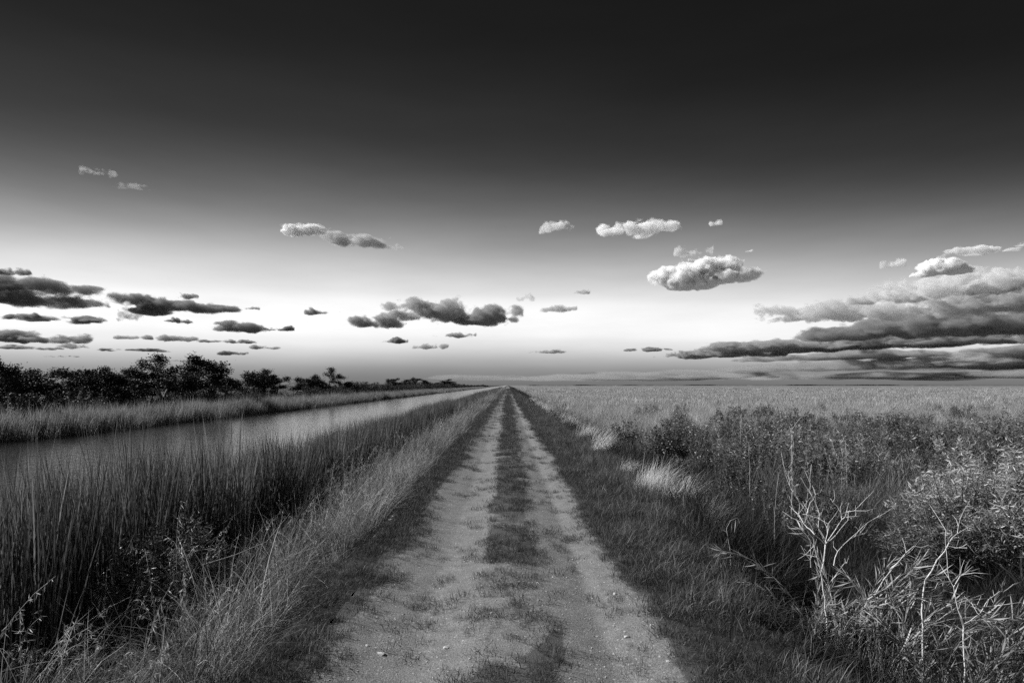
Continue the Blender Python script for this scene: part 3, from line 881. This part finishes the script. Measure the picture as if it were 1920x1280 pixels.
dead_shrub('bare_shrub', 'shorter leafless bleached sapling with a low fork at the lower right', 5.9,
    [[(1590, 1400), (1584, 1260), (1583, 1100), (1580, 930)]],
    [[(1580, 930), (1550, 850), (1525, 720), (1490, 620), (1482, 510), (1480, 400)],
     [(1580, 930), (1650, 885), (1690, 840), (1722, 788), (1782, 745), (1832, 728), (1900, 690)],
     [(1690, 838), (1620, 800), (1560, 782)],
     [(1690, 832), (1735, 828), (1762, 824)],
     [(1525, 720), (1560, 660), (1640, 640), (1740, 648)],
     [(1510, 690), (1440, 690), (1360, 665)],
     [(1583, 1000), (1640, 1040), (1700, 1110)]], 32)
dead_shrub('bare_shrub', 'slender leaning bleached stem between the two leafless shrubs', 6.4,
    [[(1350, 1010), (1345, 860), (1365, 680), (1430, 570), (1500, 470)]],
    [[(1500, 470), (1545, 420), (1560, 340)],
     [(1545, 420), (1585, 455), (1600, 500)],
     [(1500, 470), (1480, 430), (1482, 395)],
     [(1090, 750), (1130, 680), (1230, 560), (1300, 490), (1380, 485), (1470, 510)]], 33)

# bleached arching grass at their feet
arch_me = []
for i in range(5):
    g = Geo(); r = np.random.default_rng(950 + i)
    for st in range(10):
        a0 = r.normal(0.0, 0.7) if r.random() < 0.75 else r.random() * 6.28
        b0 = r.normal(0, 0.13, 2); L = r.uniform(0.75, 1.35); n = 9
        pts = [np.array([b0[0], b0[1], 0.0])]; th = r.uniform(0.02, 0.2); bd = r.uniform(0.9, 1.9)
        for k in range(n):
            t_ = th + bd * (k / n) ** 1.6
            pts.append(pts[-1] + np.array([math.sin(t_) * math.cos(a0), math.sin(t_) * math.sin(a0), math.cos(t_)]) * L / n + r.normal(size=3) * 0.006)
        tube(g, pts, np.linspace(0.0024, 0.0008, n + 1), 4)
        pts = np.array(pts); m = 55
        f = 0.25 + 0.75 * r.random(m); k = np.minimum((f * n).astype(int), n - 1); q = (f * n - k)[:, None]
        Pp = pts[k] * (1 - q) + pts[k + 1] * q
        T_ = pts[k + 1] - pts[k]; T_ = T_ / (np.linalg.norm(T_, axis=1, keepdims=True) + 1e-9)
        D = T_ * 0.9 + r.normal(size=(m, 3)) * 0.38 + np.array([0, 0, -0.12])
        leaves(g, r, Pp, D, 0.15, 0.0016)
    blades(g, r, 120, 0.26, 0.35, 0.85, 0.003, 5, 0.15, 0.7, 0.2, 0.1, 0.5)
    arch_me.append(g.mesh('arching_dry_grass', M['frond']))
ARCH = [(3.3, 6.8, 0.95, 'arching dry grass at the foot of the taller bare shrub'),
        (3.7, 6.7, 1.45, 'arching dry grass just right of the taller bare shrub'),
        (4.1, 6.6, 1.55, 'arching dry grass round the slender leaning stem'),
        (4.35, 6.05, 1.5, 'arching dry grass behind the shorter bare sapling'),
        (4.8, 6.3, 1.55, 'arching dry grass right of the shorter bare sapling')]
for i, (x, y, s, lab) in enumerate(ARCH):
    z = float(ground_z(np.array([x]), np.array([y]))[0]) - 0.03
    tag(obj('arching_dry_grass', arch_me[i % 5], None, (x, y, z), rt.random() * 0.8 - 0.4, (s, s, s)), lab, 'grass clump')

# ------------------------------------------------------------------ single dry stalks
def stalk(label, pts, r0=0.008, r1=0.003, cat='stalk', group=None, head=None, name='dry_stalk'):
    g = Geo()
    p0 = np.array(pts[0]); gz = float(ground_z(p0[:1], p0[1:2])[0]) - 0.03
    if p0[2] > gz and 'fallen' not in label:
        pts = [np.array([p0[0], p0[1], gz])] + list(pts)
    base = np.array(pts[0]); P_ = np.array(pts) - base
    tube(g, P_, np.linspace(r0, r1, len(P_)) * 0.62, 5)
    o = obj(name, g.mesh(name, M['stalk'], True), None, tuple(base))
    tag(o, label, cat, group)
    if head:
        hg = Geo(); r = np.random.default_rng(int(abs(base[0]) * 1000))
        n = head
        t = r.random(n)
        k = np.clip((t * (len(P_) - 1)).astype(int), len(P_) // 3, len(P_) - 2)
        f = r.random(n)[:, None]
        Pp = P_[k] * (1 - f) + P_[k + 1] * f
        D = r.normal(size=(n, 3)) * 0.5; D[:, 2] -= 0.9
        leaves(hg, r, Pp, D, 0.14, 0.007)
        obj('dry_leaf_sheaths', hg.mesh('dry_leaf_sheaths', M['straw']), o)
    return o
def px_line(pl, depth, dd=0.0):
    return [at_px(a, b, depth + dd * i) for i, (a, b) in enumerate(pl)]
stalk('thick shaggy dead stalk hung with dry leaves above the taller bare shrub', px_line([(1484, 955), (1486, 915), (1485, 870), (1488, 830), (1481, 800)], 14.0), 0.016, 0.006, head=160)
stalk('tall thin dry stalk with a small seed head in the mid marsh', px_line([(1388, 830), (1389, 800), (1390, 778)], 22.0), 0.010, 0.006, head=14)
stalk('slanting dry stem leaning right in the mid marsh', px_line([(1484, 806), (1495, 790), (1508, 776)], 17.0), 0.012, 0.006)
stalk('upright dry stalk in a pair right of the shaggy dead stalk', px_line([(1578, 890), (1580, 865), (1578, 840)], 18), 0.012, 0.005, head=40)
stalk('shaggier dry stalk in a pair right of the shaggy dead stalk', px_line([(1588, 885), (1587, 855), (1585, 825)], 18), 0.012, 0.005, head=70)
stalk('thin dry stalk leaning left between the shaggy stalk and the pair', px_line([(1562, 890), (1552, 865), (1545, 838)], 18), 0.009, 0.004)
stalk('upright dry stalk over the herbs left of the shaggy dead stalk', px_line([(1406, 890), (1405, 860), (1403, 838)], 17), 0.010, 0.004, head=16)
stalk('pale bent stalk arching over the right slope', px_line([(1370, 1040), (1362, 990), (1370, 975), (1384, 970)], 8.0), 0.005, 0.003, head=8)
stalk('slim grass stalk with drooping plume beside the ditch', px_line([(1282, 950), (1280, 905), (1287, 893), (1299, 890)], 10.5), 0.006, 0.003, head=26)
stalk('thin upright stalk standing alone over the dark ditch grass', px_line([(1452, 965), (1456, 920), (1461, 885)], 11.0), 0.006, 0.003)
stalk('bright forked dry stalk standing by the left verge', px_line([(446, 1255), (452, 1210), (458, 1190), (460, 1165)], 4.6), 0.007, 0.004)
stalk('thin crooked dry stalk above the forked one at the left verge', px_line([(744 - 275, 1140), (472, 1105), (476, 1085), (480, 1078)], 5.6), 0.004, 0.002)
stalk('short pale stalk curling over at the bottom left of the track', px_line([(366, 1262), (371, 1246), (383, 1237), (398, 1240), (410, 1252)], 4.4), 0.006, 0.003)
stalk('long fallen dry stem lying slantwise in the straw grass', px_line([(380, 1058), (440, 1040), (500, 1015), (545, 960)], 6.4, 0.15), 0.006, 0.003)
stalk('fallen dry stem low in the grass at the lower left', px_line([(165, 1165), (200, 1140), (245, 1118)], 5.4, 0.1), 0.006, 0.003)

# ------------------------------------------------------------------ stones
def rock_mesh(seed):
    r = np.random.default_rng(seed)
    ico = bpy.data.meshes.new('tmp')
    import bmesh
    bm = bmesh.new(); bmesh.ops.create_icosphere(bm, subdivisions=1, radius=1.0)
    dirs = r.normal(size=(7, 3)); dirs /= np.linalg.norm(dirs, axis=1, keepdims=True)
    for v in bm.verts:
        p = np.array(v.co)
        for dv in dirs:
            s = p @ dv
            if s > 0.62: p = p - dv * (s - 0.62)
        p = p * (1 + r.normal() * 0.06) * np.array([1, 0.8, 0.42])
        v.co = p
    bm.to_mesh(ico); bm.free()
    ico.name = 'stone'; ico.materials.append(M['stone'])
    return ico
rocks = [rock_mesh(i) for i in range(6)]
STN = [(715, 1222, 0.05, 'flat pale stone lying in the left rut near the bottom'), (837, 1212, 0.04, 'squat pale stone at the inner edge of the left rut'),
       (1177, 1194, 0.035, 'pale stone at the outer edge of the right rut'), (1153, 1115, 0.035, 'pale stone beside dry grass on the right rut edge'),
       (905, 1080, 0.02, 'tiny white stone on the left rim of the middle strip')]
def stone_at(px, py, s, label, group=None, k=0):
    dpt = H * F / (py - 722); x = dpt * (px - 952) / F
    z = float(ground_z(np.array([x]), np.array([dpt]))[0])
    tag(obj('stone', rocks[k % 6], None, (x, dpt, z + s * 0.08), rt.random() * 6.28, (s, s, s)), label, 'stone', group)
for i, (px, py, s, lab) in enumerate(STN):
    stone_at(px, py, s, lab, None, i)
for i in range(40):
    py = 900 + 370 * rt.random() ** 0.7
    u = rt.uniform(-1.35, 1.3)
    px = 952 + u * (py - 722) / H
    stone_at(px, py, rt.uniform(0.010, 0.024), 'small pale limestone pebble scattered on the track', 'pebbles scattered on the track', i)
for i in range(14):
    y = 8.2 + 5.5 * i / 14 + rt.random() * 0.4; x = -1.93 + rt.uniform(-0.05, 0.05); sz = rt.uniform(0.015, 0.035)
    z = float(ground_z(np.array([x]), np.array([y]))[0])
    tag(obj('stone', rocks[i % 6], None, (x, y, z + sz * 0.15), rt.random() * 6.28, (sz * 1.5, sz * 1.8, sz)),
        'pale stone in the broken rim of the left verge', 'stone', 'stones along the broken left verge rim')
pebs = [proto('pebble_%02d' % i, rocks[i]) for i in range(6)]
n = 9000
y = 2.5 + 26 * rng.random(n) ** 1.5; x = rng.uniform(-1.5, 1.4, n)
ok = rng.random(n) < 0.25 + 0.75 * dirt_amount(x, y)
x, y = x[ok], y[ok]; n = len(x)
s = 0.003 + 0.009 * rng.random(n) ** 2.5
scatter('gravel', 'fine loose gravel over the ruts of the track', 'gravel', pebs, np.stack([x, y, ground_z(x, y) + s * 0.2], -1),
        np.stack([rng.normal(0, .3, n), rng.normal(0, .3, n), rng.random(n) * 6.28], -1), np.stack([s, s, s], -1), rng.integers(0, 6, n))

# ------------------------------------------------------------------ far tree line on the horizon at the right
fl = make_protos('far_wood_clump', 3, lambda g, r: [leaves(g, r, np.stack([r.normal(0, 14, 160), r.normal(0, 4, 160), np.abs(r.normal(0, 2.4, 160))], -1), r.normal(size=(160, 3)), 4.0, 3.0)], M['thicket'], 990)
n = 420
px = rng.uniform(1000, 2050, n); dpt = rng.uniform(3800, 5200, n)
s = 0.35 + 1.0 * sstep(0.5, 0.75, fbm(px * 0.02, px * 0, 121, 3)) * rng.random(n)
P = np.stack([dpt * (px - 952) / F, dpt, np.full(n, -1.0)], -1)
scatter('horizon_wood', 'thin dark line of far woodland along the horizon at the right', 'woodland', fl, P, np.zeros((n, 3)), np.stack([s * 1.5, s, s], -1), rng.integers(0, 3, n))

# ------------------------------------------------------------------ clouds: closed lumpy bodies filled with scattering vapour
def spectral(shape, stretch, beta, r):
    k = [np.fft.fftfreq(shape[0])[:, None, None] * stretch[0], np.fft.fftfreq(shape[1])[None, :, None] * stretch[1],
         np.fft.rfftfreq(shape[2])[None, None, :] * stretch[2]]
    f = np.sqrt(k[0] ** 2 + k[1] ** 2 + k[2] ** 2); f[0, 0, 0] = 1
    w = np.fft.rfftn(r.normal(size=shape)) * np.where(f > 0.025, f ** -beta, 0.025 ** -beta)
    w[0, 0, 0] = 0
    v = np.fft.irfftn(w, s=shape)
    return v / v.std()

def surface_nets(Fd):
    """closed surface Fd > 0; returns verts in grid units and quads"""
    ins = Fd > 0
    nx, ny, nz = Fd.shape
    corners = np.array([(i, j, k) for i in (0, 1) for j in (0, 1) for k in (0, 1)])
    cnt = np.zeros((nx - 1, ny - 1, nz - 1), np.int8)
    for c in corners:
        cnt += ins[c[0]:nx - 1 + c[0], c[1]:ny - 1 + c[1], c[2]:nz - 1 + c[2]]
    cells = np.argwhere((cnt > 0) & (cnt < 8))
    ids = -np.ones(cnt.shape, np.int32); ids[tuple(cells.T)] = np.arange(len(cells))
    vals = np.stack([Fd[tuple((cells + c).T)] for c in corners], 1)
    acc = np.zeros((len(cells), 3)); num = np.zeros(len(cells))
    for i, c in enumerate(corners):
        for ax in range(3):
            if c[ax]: continue
            j = i + (4, 2, 1)[ax]
            va, vb = vals[:, i], vals[:, j]
            cr = (va > 0) != (vb > 0)
            t = np.where(cr, va / np.where(cr, va - vb, 1), 0)
            off = np.tile(c.astype(float), (len(cells), 1)); off[:, ax] += t
            acc += off * cr[:, None]; num += cr
    V = cells + acc / num[:, None]
    Q = []
    for ax in range(3):
        lo = [slice(None)] * 3; hi = [slice(None)] * 3
        lo[ax] = slice(0, -1); hi[ax] = slice(1, None)
        p = np.argwhere(ins[tuple(lo)] != ins[tuple(hi)])
        flip = ins[tuple(p.T)]
        o1, o2 = [(1, 2), (2, 0), (0, 1)][ax]
        e1 = np.zeros(3, int); e1[o1] = 1; e2 = np.zeros(3, int); e2[o2] = 1
        okk = (p[:, o1] > 0) & (p[:, o2] > 0) & (p[:, o1] < Fd.shape[o1] - 1) & (p[:, o2] < Fd.shape[o2] - 1)
        p, flip = p[okk], flip[okk]
        g = lambda q: ids[q[:, 0], q[:, 1], q[:, 2]]
        q4 = np.stack([g(p - e1 - e2), g(p - e2), g(p), g(p - e1)], 1)
        q4[~flip] = q4[~flip][:, ::-1]
        Q.append(q4[(q4 >= 0).all(1)])
    return V, np.concatenate(Q)

def cloud_mat(name, albedo, ext):
    m, n, l = new_mat(name)
    n.remove(n['Principled BSDF'])
    vs = n.new('ShaderNodeVolumeScatter'); vs.inputs['Color'].default_value = grey(albedo); vs.inputs['Density'].default_value = ext
    va = n.new('ShaderNodeVolumeAbsorption'); va.inputs['Color'].default_value = grey(albedo); va.inputs['Density'].default_value = ext
    ad = n.new('ShaderNodeAddShader'); l.new(vs.outputs[0], ad.inputs[0]); l.new(va.outputs[0], ad.inputs[1])
    l.new(ad.outputs[0], n['Material Output'].inputs['Volume'])
    return m

def cloud(seed, px, py, wpx, hpx, albedo, od, rough, label, alt=900.0, group=None, streak=1.0, name='cloud', lumps=None):
    r = np.random.default_rng(seed)
    t = max((722 - py) / F, 0.012)
    D = min(alt / t, 16000.0)
    W, Hh = wpx * D / F, hpx * D / F
    Dp = min(max(0.55 * W, Hh), 3.0 * W)
    nx = int(np.clip(wpx * 0.66, 54, 170)); nz = int(np.clip(hpx * 1.1, 24, 56)); ny = int(np.clip(nx * 0.34, 25, 44))
    pad = 1.65
    u = np.linspace(-pad, pad, nx)[:, None, None]; v = np.linspace(-pad, pad, ny)[None, :, None]; w = np.linspace(-pad, pad, nz)[None, None, :]
    dx, dy, dz = 2 * pad * W / 2 / nx, 2 * pad * Dp / 2 / ny, 2 * pad * Hh / 2 / nz
    m = min(dx, dy, dz)
    nzf = spectral((nx, ny, nz), (max(hpx / wpx * nx / nz, 0.15) * streak, 0.8, 1.0), 1.8, r)
    # a chain of billows of unequal size standing on one flat, ragged base
    env = np.full((nx, ny, nz), -1.0)
    nb = int(np.clip(wpx / 20, 3, 11))
    cx = [] if lumps else np.linspace(-0.8, 0.8, nb) + r.uniform(-0.16, 0.16, nb)
    peak = r.uniform(-0.5, 0.5)
    for x0 in cx:
        rr = (0.14 + 0.62 * r.random() ** 1.6) * (1 - 0.6 * min(abs(x0 - peak), 1.0) ** 1.2)
        asp = float(np.clip(1.6 * hpx / wpx + 0.25, 0.3, 1.0))
        rx, rz_ = rr * (0.6 + 0.4 * asp), rr * 1.25
        c0 = (x0, r.uniform(-0.45, 0.45), -0.5 + rz_ * r.uniform(0.4, 0.9))
        env = np.maximum(env, 1.1 * rr * (1 - np.sqrt(((u - c0[0]) / rx) ** 2 + ((v - c0[1]) / max(rr, 0.3)) ** 2 + ((w - c0[2]) / rz_) ** 2)))
    for lx, ly, lw, lh in (lumps or []):
        c0 = ((lx - px) / (wpx / 2), r.uniform(-0.35, 0.35), (py - ly) / (hpx / 2))
        rx, rz_ = lw / (wpx / 2), lh / (hpx / 2)
        env = np.maximum(env, 0.7 * (1 - np.sqrt(((u - c0[0]) / rx) ** 2 + ((v - c0[1]) / max(1.3 * rx, 0.3)) ** 2 + ((w - c0[2]) / rz_) ** 2)))
    if not lumps: env = np.maximum(env, 0.26 * (1 - np.sqrt((u / 0.95) ** 2 + (v / 0.8) ** 2 + ((w + 0.35 - 0.15 * (u - peak)) / 0.34) ** 2)))
    low = spectral((nx, ny, nz), (1, 1, 2.0), 2.2, r)
    env = env - 0.8 * np.maximum(-0.55 - w + 0.08 * low, 0)
    fd = env - (0.13 if lumps else 0.10) + (0.78 if lumps else 0.95 if wpx > 130 else 1.12) * rough * nzf + (0.05 if lumps else 0.10) * low
    edge = np.maximum(np.maximum(np.abs(u), np.abs(v)), np.abs(w)) / pad
    fd = fd - 2.0 * np.maximum(edge - 0.75, 0) / 0.25 - 0.25 * np.maximum(np.sqrt(u ** 2 + v ** 2 + w ** 2) - 1.0, 0)
    fd[0] = fd[-1] = -1; fd[:, 0] = fd[:, -1] = -1; fd[:, :, 0] = fd[:, :, -1] = -1
    def body(nm, field, ext):
        V, Q = surface_nets(field)
        V = V / (np.array([nx, ny, nz]) - 1.0) * 2 * pad - pad
        V = V * np.array([W / 2, Dp / 2, Hh / 2])
        return mesh_of(nm, V, Q, cloud_mat(nm + '_vapour', albedo, ext))
    c = at_px(px, py, D)
    az = -math.atan2(c[0], c[1])
    k = od / (0.7 * Hh)
    o = obj(name, body(name, fd, 0.55 * k), None, tuple(c), az)
    fine = spectral((nx, ny, nz), (1, 1, 1), 1.65, r) * (fd > -0.9)
    for off, amp, part in ((0.06, 0.025, 0.28), (0.15, 0.036, 0.17)):
        obj('cloud_veil', body('cloud_veil', fd + off + amp * fine, part * k), o)
    return tag(o, label, 'cloud', group)

SHADE_ALBEDO = 0.4  # dark clouds: their shade is painted in as a lower vapour albedo
CL = [
    # px, py, w, h, albedo, optical depth, roughness, label, streak
    (12, 507, 95, 20, SHADE_ALBEDO, 3, .22, 'small dark cloud at the left edge above the largest dark one', 1.6),
    (62, 549, 250, 60, SHADE_ALBEDO, 4, .20, 'largest dark cloud at the left edge', 1.6),
    (100, 595, 178, 19, SHADE_ALBEDO, 4, .16, 'long flat dark cloud just under the largest dark one at left', 2),
    (312, 572, 212, 44, SHADE_ALBEDO, 4, .22, 'long dark cloud trailing right, right of the largest dark one', 1.6),
    (344, 555, 40, 14, .4, 2, .25, 'small grey cloud on top of the long trailing dark cloud', 1.5),
    (246, 591, 34, 20, .6, 2, .5, 'small ragged cloud under the left end of the trailing dark cloud', 1.2),
    (335, 600, 42, 12, SHADE_ALBEDO, 3, .22, 'little dark cloud under the middle of the trailing dark cloud', 1.5),
    (447, 612, 88, 28, SHADE_ALBEDO, 3, .24, 'ragged dark cloud right of and below the trailing one', 1.5),
    (523, 616, 44, 11, SHADE_ALBEDO, 3, .2, 'little flat dark cloud right of the ragged one', 1.6),
    (470, 577, 26, 8, .6, 2, .25, 'tiny grey cloud past the tip of the trailing dark cloud', 1.6),
    (45, 632, 175, 26, .5, 3, .22, 'broad grey cloud low at the left edge', 2.2),
    (48, 651, 95, 11,.52, 3, .18, 'thin dark streak of cloud under the broad grey one at left', 2.2),
    (138, 647, 46, 16, .55, 2.5, .22, 'small grey cloud right of the thin dark streak at left', 1.8),
    (250, 631, 52, 14, .6, 2.5, .18, 'small rounded grey cloud over the tree line', 1.6),
    (334, 633, 62, 16, .6, 2, .26, 'ragged peaked grey cloud right of the small rounded one', 1.6),
    (408, 639, 62, 9, .55, 2.5, .2, 'flat grey cloud in the row above the trees', 2),
    (458, 640, 52, 9, .55, 2.5, .2, 'flat grey cloud at the right end of the row above the trees', 2),
    (263, 655, 128, 9, SHADE_ALBEDO, 4, .13, 'long thin dark cloud low over the trees', 2.6),
    (437, 662, 44, 11, SHADE_ALBEDO, 3, .18, 'small dark oval cloud low over the isolated tree', 1.6),
    (500, 650, 54, 12, .55, 2.5, .22, 'small grey cloud above the isolated domed tree', 1.8),
    (306, 675, 92, 9, .6, 2.5, .16, 'faint long cloud touching the tops of the tallest trees', 2.4),
    (114, 667, 46, 6, .6, 2, .16, 'thin grey cloud low at left above the flat-topped tree', 2.2),
    (606, 584, 54, 15, .55, 2.5, .25, 'small dark cloud alone left of the big middle cloud', 1.4),
    (183, 320, 44, 16, .9, .35, .5, 'faint pale wisp high at the upper left', 1.3),
    (250, 350, 52, 12, .8, .2, .3, 'very faint wisp high at left below the paler one', 1.6),
    (585, 433, 92, 28, .999, 5, .22, 'bright white puff high above the middle of the tree line', 1.2),
    (680, 454, 130, 28, .75, 2.2, .26, 'grey tail of cloud right of the bright white puff', 1.5),
    (703, 602, 96, 30, .52, 3, .24, 'left dark lobe of the big middle cloud', 1.2),
    (790, 582, 150, 46, .6, 3, .25, 'grey upper body of the big middle cloud', 1.2),
    (905, 591, 160, 46, .5, 4, .22, 'darkest right-hand lobe of the big middle cloud', 1.2),
    (739, 638, 42, 13, SHADE_ALBEDO, 3, .2, 'small dark cloud under the left lobe of the big middle cloud', 1.5),
    (808, 649, 54, 14, .6, 2, .26, 'ragged grey scrap below the big middle cloud', 1.6),
    (850, 628, 66, 12, .6, 2, .26, 'thin slanting grey scrap just under the big middle cloud', 1.8),
    (1045, 423, 54, 30, .95, 2.2, .27, 'small white puff high right of the middle', 1.1),
    (1193, 430, 160, 34, .995, 3.4, .25, 'long white ragged cloud high above the main white one', 1.3),
    (1341, 417, 20, 15, .95, 2.2, .25, 'tiny white puff right of the long white ragged cloud', 1.1),
    (1300, 472, 56, 26, .85, 2.2, .25, 'pale grey puff resting over the main white cloud', 1.2),
    (1320, 515, 215, 64, .999, 16, .17, 'main bright white cumulus cloud with a grey base', 1.1),
    (1404, 470, 14, 9, .95, 2, .2, 'tiniest white speck of cloud over the main white one', 1.1),
    (988, 558, 32, 20, .7, 1.2, .3, 'faint grey scrap above the right end of the big middle cloud', 1.1),
    (1047, 578, 56, 16, .7, 1.6, .26, 'faint grey cloud right of the big middle cloud', 1.3),
    (1090, 548, 34, 9, .7, 1.2, .26, 'faint small grey dash of cloud right of the grey scraps', 1.6),
    (1036, 658, 76, 11,.52, 3, .18, 'small dark flat cloud low over the end of the track', 2),
    (1215, 655, 70, 8, .4, 1.5, .26, 'faint thin cloud scraps low right of the track end', 2),
    (1765, 502, 84, 36, .999, 9, .2, 'bright white head of cloud on top of the right-hand bank', 1.1),
    (1674, 494, 34, 22, .95, 1.6, .27, 'pale small puff left of the bright head on the right bank', 1.1),
    (1790, 532, 270, 52, .85, 2.0, .27, 'broken pale grey cloud under the bright head at right', 1.3),
    (1890, 530, 110, 48, .5, 4, .22, 'dark lump of cloud at the right edge below the white head', 1.2),
    (1550, 578, 200, 50, .75, 2.0, .5, 'broken grey left flank of the right-hand cloud bank', 1.6),
    (1790, 602, 480, 74, SHADE_ALBEDO, 5, .20, 'dark heavy body of the right-hand cloud bank', 1.9),
    (1510, 649, 430, 30, .52, 3.5, .22, 'long grey lower layer of the right-hand cloud bank', 2.6),
    (1345, 664, 190, 18,.52, 3.5, .22, 'dark flat left tip of the lower cloud layer', 2.2),
    (1790, 672, 420, 36, .55, 3.5, .24, 'streaked lowest grey layer at the right edge', 3.0),
    (1850, 566, 300, 56, .6, 2.6, .22, 'grey middle mass of the right-hand cloud bank at the picture edge', 1.5),
    (1690, 557, 150, 26, .7, 2.0, .24, 'broken grey shelf of cloud left of the middle mass', 1.6),
    (1720, 641, 380, 26, SHADE_ALBEDO, 3.0, .2, 'dark flat underside layer of the right-hand cloud bank', 2.4),
    (1660, 664, 460, 20, .5, 1.8, .2, 'thin grey streak of cloud filling the pale gap under the right-hand bank', 3.0),
    (1845, 468, 120, 12, .95, 1.2, .22, 'thin pale streak of cloud high at the right edge', 2.2),
]
LUMPS = {   # billows of the larger clouds: centre and half size
    1320: [(1265, 515, 46, 22), (1330, 504, 50, 22), (1300, 520, 62, 20), (1375, 519, 44, 13), (1402, 519, 20, 7), (1300, 534, 48, 11)],
    703: [(690, 604, 36, 11), (728, 607, 40, 12), (718, 598, 30, 10)],
    790: [(735, 575, 26, 10), (775, 572, 44, 13), (800, 588, 60, 15), (850, 572, 26, 14), (755, 592, 40, 12)],
    905: [(860, 594, 46, 16), (905, 596, 55, 15), (920, 584, 40, 16), (962, 583, 20, 15), (960, 600, 14, 7), (885, 604, 60, 8)],
    62: [(10, 545, 90, 22), (90, 538, 70, 14), (60, 563, 112, 13), (148, 534, 26, 6), (140, 563, 45, 10)],
    312: [(265, 565, 44, 13), (315, 574, 58, 13), (390, 573, 46, 6), (285, 586, 44, 8), (365, 578, 40, 8)],
    1790.1: [(1900, 585, 100, 30), (1800, 598, 120, 28), (1700, 608, 120, 24), (1620, 617, 100, 18), (1570, 624, 70, 12), (1880, 618, 140, 26), (1960, 600, 90, 34)],
    1550: [(1480, 580, 44, 9), (1545, 586, 62, 13), (1585, 572, 32, 8), (1620, 590, 52, 14), (1500, 597, 50, 8)],
    1510: [(1500, 650, 160, 10), (1630, 645, 130, 14), (1380, 652, 80, 8), (1560, 640, 90, 9)],
    585: [(598, 430, 18, 11), (570, 434, 36, 9), (548, 436, 22, 7)],
    680: [(625, 447, 26, 8), (665, 455, 44, 10), (690, 448, 26, 8), (720, 460, 28, 5)],
    1193: [(1128, 424, 12, 9), (1150, 434, 24, 7), (1200, 430, 34, 14), (1248, 427, 28, 9), (1205, 440, 18, 7)],
    1765: [(1762, 500, 38, 14), (1790, 510, 30, 10), (1738, 512, 26, 8)],
    447: [(430, 606, 22, 7), (455, 616, 38, 9), (425, 618, 22, 6)],
}
for i, (px, py, w, h, al, od, ro, lab, stf) in enumerate(CL):
    cloud(2000 + i, px, py, w, h, al, od, ro, lab, 900.0, None, stf, lumps=LUMPS.get(px if (px, py) != (1790, 602) else 1790.1))
cloud(2102, 1700, 682, 640, 34, .5, 1.2, .13, 'dull grey streaky cloud between the right-hand bank and the horizon', 330.0, None, 4.0, 'cloud_bank')
cloud(2101, 1450, 702, 1150, 34, .5, 1.5, .06, 'long dull bank of cloud lying along the horizon right of the track', 260.0, None, 4.0, 'cloud_bank')
